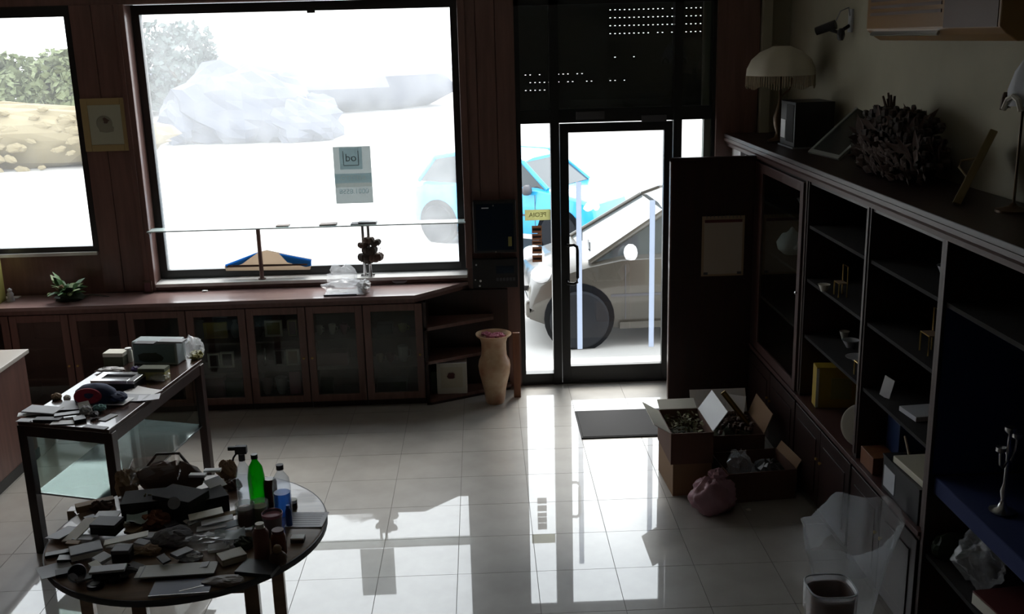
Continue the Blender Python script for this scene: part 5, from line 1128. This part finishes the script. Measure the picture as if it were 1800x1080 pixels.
card(RT, 374, 829, .075, .03, 0, 'white', 'white_card', 'small white card behind the black boxes, upper right one', lift=.115, th=.010)
card(RT, 378, 850, .08, .07, .8, 'paper', 'folded_paper', 'triangular folded white paper on the right black box', 'paper', lift=.080, th=.003, rx=.35)
wad(RT, 402, 842, .09, .06, .09, 'tan', 'cloth_scrap', 'crumpled tan cloth scrap behind the spray bottle', 'cloth', lift=0)
wad(RT, 410, 862, .08, .05, .05, 'brown', 'cloth_scrap', 'crumpled brown cloth left of the spray bottle', 'cloth')
# left part
card(RT, 168, 893, .16, .045, .5, 'tan', 'rolled_tube', 'tan cardboard tube end at the back left rim of the round table', 'tube', th=.03, lift=.0)
wad(RT, 225, 870, .10, .10, .12, 'tan', 'cloth_scrap', 'beige knitted cloth at the back left of the heap', 'cloth')
wad(RT, 178, 900, .09, .05, .05, 'brown', 'cloth_scrap', 'small red brown cloth near the back left rim', 'cloth')
card(RT, 142, 932, .075, .16, -.35, 'offwhite', 'white_booklet', 'white booklet leaning at the left of the heap', 'booklet', lift=.03, th=.005, rx=.2, ry=-.2)
card(RT, 112, 938, .09, .12, -.5, 'lgrey', 'white_card', 'pale grey card leaning at the left rim of the round table', lift=.012, th=.004, ry=-.15)
boxl(RT, 190, 935, .11, .085, .05, -.15, 'black', 'dgrey', 'black_box', 'black box with a dark grey lid left of the teal paper', lift=.02)
card(RT, 190, 906, .10, .06, 0, 'paper', 'white_card', 'white card behind the black box on the left', lift=.05, th=.006)
paper(RT, 242, 918, .085, .09, .3, C('pale_teal', .36, .46, .44), 'teal_leaflet', 'pale teal crumpled leaflet right of the left black box', 'leaflet', lift=.03, curl=.015, wave=.02)
wad(RT, 275, 925, .12, .11, .06, C('rust_cloth', .16, .055, .025, .9), 'rust_cloth', 'rust orange cloth in the middle of the heap', 'cloth')
wad(RT, 262, 905, .06, .05, .09, C('moss', .10, .09, .03, .9), 'moss_cloth', 'olive cloth behind the rust orange cloth', 'cloth')
card(RT, 222, 948, .17, .05, .22, 'offwhite', 'cream_strip', 'long cream card slanting across the left of the heap', 'card', lift=.05, th=.005, ry=-.1)
boxl(RT, 152, 975, .12, .085, .03, .45, 'offwhite', 'grey', 'calculator', 'grey and white pocket calculator on the left of the heap', 'calculator', lift=.015)
boxl(RT, 217, 985, .07, .06, .055, 0, 'black', 'dgrey', 'black_box', 'small black cube box in front of the cream strip')
t = thing('grey_cup', 'fallen grey blue cup at the front left of the round table', 'cup', RT.at(137, 1005, .035)); MB().lathe([(.022, -.045), (.034, .04), (.034, .045), (.031, .045), (.02, -.04), (0, -.04)], n=22, T=Matrix.Rotation(1.25, 4, 'X') @ Matrix.Rotation(.3, 4, 'Y')).build('body', C('blue_grey', .20, .22, .26, .4), t, smooth=50); MB().cyl((0, -.05, .0), (0, -.052, .0), .02).build('print', 'lgrey', t)
paper(RT, 97, 1003, .12, .11, .6, 'lgrey', 'envelope', 'grey white envelope hanging at the left rim of the round table', 'envelope', curl=.006)
card(RT, 108, 975, .12, .035, .35, 'black', 'black_strap', 'black strap near the left rim of the round table', 'strap', th=.012)
card(RT, 113, 1010, .06, .05, .4, 'dgrey', 'dark_case', 'small dark case beside the fallen cup', 'case', th=.014, lift=.002)
t = thing('tape_reel', 'small black and white reel at the front left of the round table', 'reel', RT.at(168, 1032, 0)); MB().lathe([(.012, 0), (.032, 0), (.032, .014), (.012, .014), (.012, 0)], n=24).build('reel', 'black', t, smooth=40); MB().lathe([(0, .0145), (.018, .0145), (.018, .016), (0, .016)], n=18).build('label', 'lgrey', t)
wad(RT, 198, 1018, .15, .10, .05, 'rubber', 'rubber_bundle', 'tangled black rubber bundle at the front of the round table', 'bundle', amp=.35)
card(RT, 190, 1003, .13, .05, .12, 'lgrey', 'grey_case', 'pale grey slim case above the black bundle', 'case', lift=.045, th=.010)
# middle
wad(RT, 305, 955, .17, .14, .06, 'knit', 'striped_cloth', 'grey striped cloth in the centre of the heap', 'cloth', amp=.12, rz=.4)
wad(RT, 258, 975, .12, .06, .035, 'tan', 'beige_cloth', 'beige knitted strip below the cream strip', 'cloth')
for k, (px, py, w_, d_, rz, m, lf, l) in enumerate(((362, 905, .14, .065, .35, 'offwhite', .055, 'cream leaflet beneath the black boxes, right of centre'), (382, 916, .13, .05, .3, 'lgrey', .045, 'pale leaflet, second in the fan of leaflets'),
        (372, 928, .12, .045, .2, 'paper', .032, 'pale blue leaflet, third in the fan of leaflets'), (400, 925, .10, .06, .45, C('slate', .10, .13, .17), .020, 'slate coloured leaflet under the fan of leaflets'), (356, 942, .11, .04, .05, 'lgrey', .020, 'small pale leaflet, lowest in the fan of leaflets'))):
    card(RT, px, py, w_, d_, rz, m, 'leaflet', l, 'leaflet', lift=lf, th=.004, ry=-.06)
paper(RT, 405, 945, .12, .09, .25, C('pale_blue_grey', .3, .36, .38), 'grey_leaflet', 'pale grey blue folded leaflet left of the rose brown bottle', 'leaflet', lift=.03, wave=.015)
wad(RT, 365, 962, .22, .12, .05, 'film_bag', 'cellophane', 'crumpled clear cellophane across the centre right of the heap', 'cellophane', amp=.35)
wad(RT, 335, 985, .10, .06, .03, 'lgrey', 'crumpled_paper', 'crumpled grey paper above the big white folder', 'paper')
wad(RT, 430, 965, .08, .07, .05, 'dkgreen', 'dark_cloth', 'dark green cloth left of the rose brown bottle foot', 'cloth')
wad(RT, 345, 935, .10, .05, .05, 'film', 'cellophane', 'small shiny clear wrap left of the leaflet fan', 'cellophane')
# front
card(RT, 320, 1035, .22, .11, .06, 'navy', 'blue_folder', 'glossy dark blue folder with silver edges under the white folder', 'folder', th=.008, lift=.001)
o = bpy.data.objects['blue_folder']; MB().box((0, -.0555, .0045), (.22, .004, .009)).build('silver_edge', 'silver', o); MB().box((.04, -.02, .0085), (.09, .006, .001), rz=.35).build('silver_line', 'silver', o)
card(RT, 311, 1004, .30, .095, .05, C('folder_white', .46, .47, .44), 'white_folder', 'large white folder lying at the front of the round table', 'folder', lift=.014, th=.006)
o = bpy.data.objects['white_folder']; MB().box((-.128, 0, .0064), (.004, .09, .001)).build('fold_line', 'grey', o)
boxl(RT, 408, 985, .10, .075, .028, .55, 'offwhite', C('pale_beige', .45, .43, .35), 'cream_box', 'cream flat box right of the white folder', lift=.004)
card(RT, 455, 1003, .15, .105, -.25, C('slate_dark', .045, .052, .065, .4), 'dark_notebook', 'dark slate notebook at the front right of the round table', 'notebook', th=.016, lift=.002)
wad(RT, 395, 1025, .16, .08, .02, C('brown_bag', .12, .09, .07, .5), 'brown_paper_bag', 'flat brown paper bag at the front rim of the round table', 'bag', amp=.15)
# small scattered cards filling the heap
cols = ['white', 'lgrey', 'dgrey', 'black', 'tan', 'paper', 'grey', 'offwhite']
spots = [(150, 950, 'between the white booklet and the calculator'), (128, 958, 'at the left of the calculator'), (170, 1000, 'right of the fallen cup'), (240, 1000, 'left end of the white folder'), (250, 955, 'right of the small black cube box'),
 (206, 962, 'behind the small black cube box'), (288, 985, 'behind the white folder'), (320, 975, 'between the striped cloth and the white folder'), (350, 1000, 'beside the crumpled grey paper'), (235, 935, 'under the teal leaflet'), (335, 918, 'in front of the black boxes'),
 (300, 925, 'right of the rust cloth'), (180, 985, 'between the calculator and the black cube'), (385, 965, 'on the right end of the cellophane'), (120, 985, 'above the fallen cup'), (150, 1018, 'below the fallen cup'), (270, 945, 'just below the rust cloth'), (410, 905, 'behind the leaflet fan'), (215, 925, 'left of the teal leaflet'), (160, 915, 'behind the white booklet')]
for k, (px, py, l) in enumerate(spots):
    m_ = cols[(k*3+1) % 8]; nm = {'white': 'white', 'lgrey': 'pale grey', 'dgrey': 'dark grey', 'black': 'black', 'tan': 'tan', 'paper': 'bluish white', 'grey': 'grey', 'offwhite': 'cream'}[m_]
    card(RT, px, py, rnd.uniform(.05, .09), rnd.uniform(.03, .055), rnd.uniform(-1, 1), m_, 'small_card_box', 'small %s flat packet %s' % (nm, l), 'packet', lift=rnd.uniform(.0, .03), th=rnd.uniform(.005, .016), rx=rnd.uniform(-.15, .15), ry=rnd.uniform(-.15, .15), group='small packets in the heap on the round table')
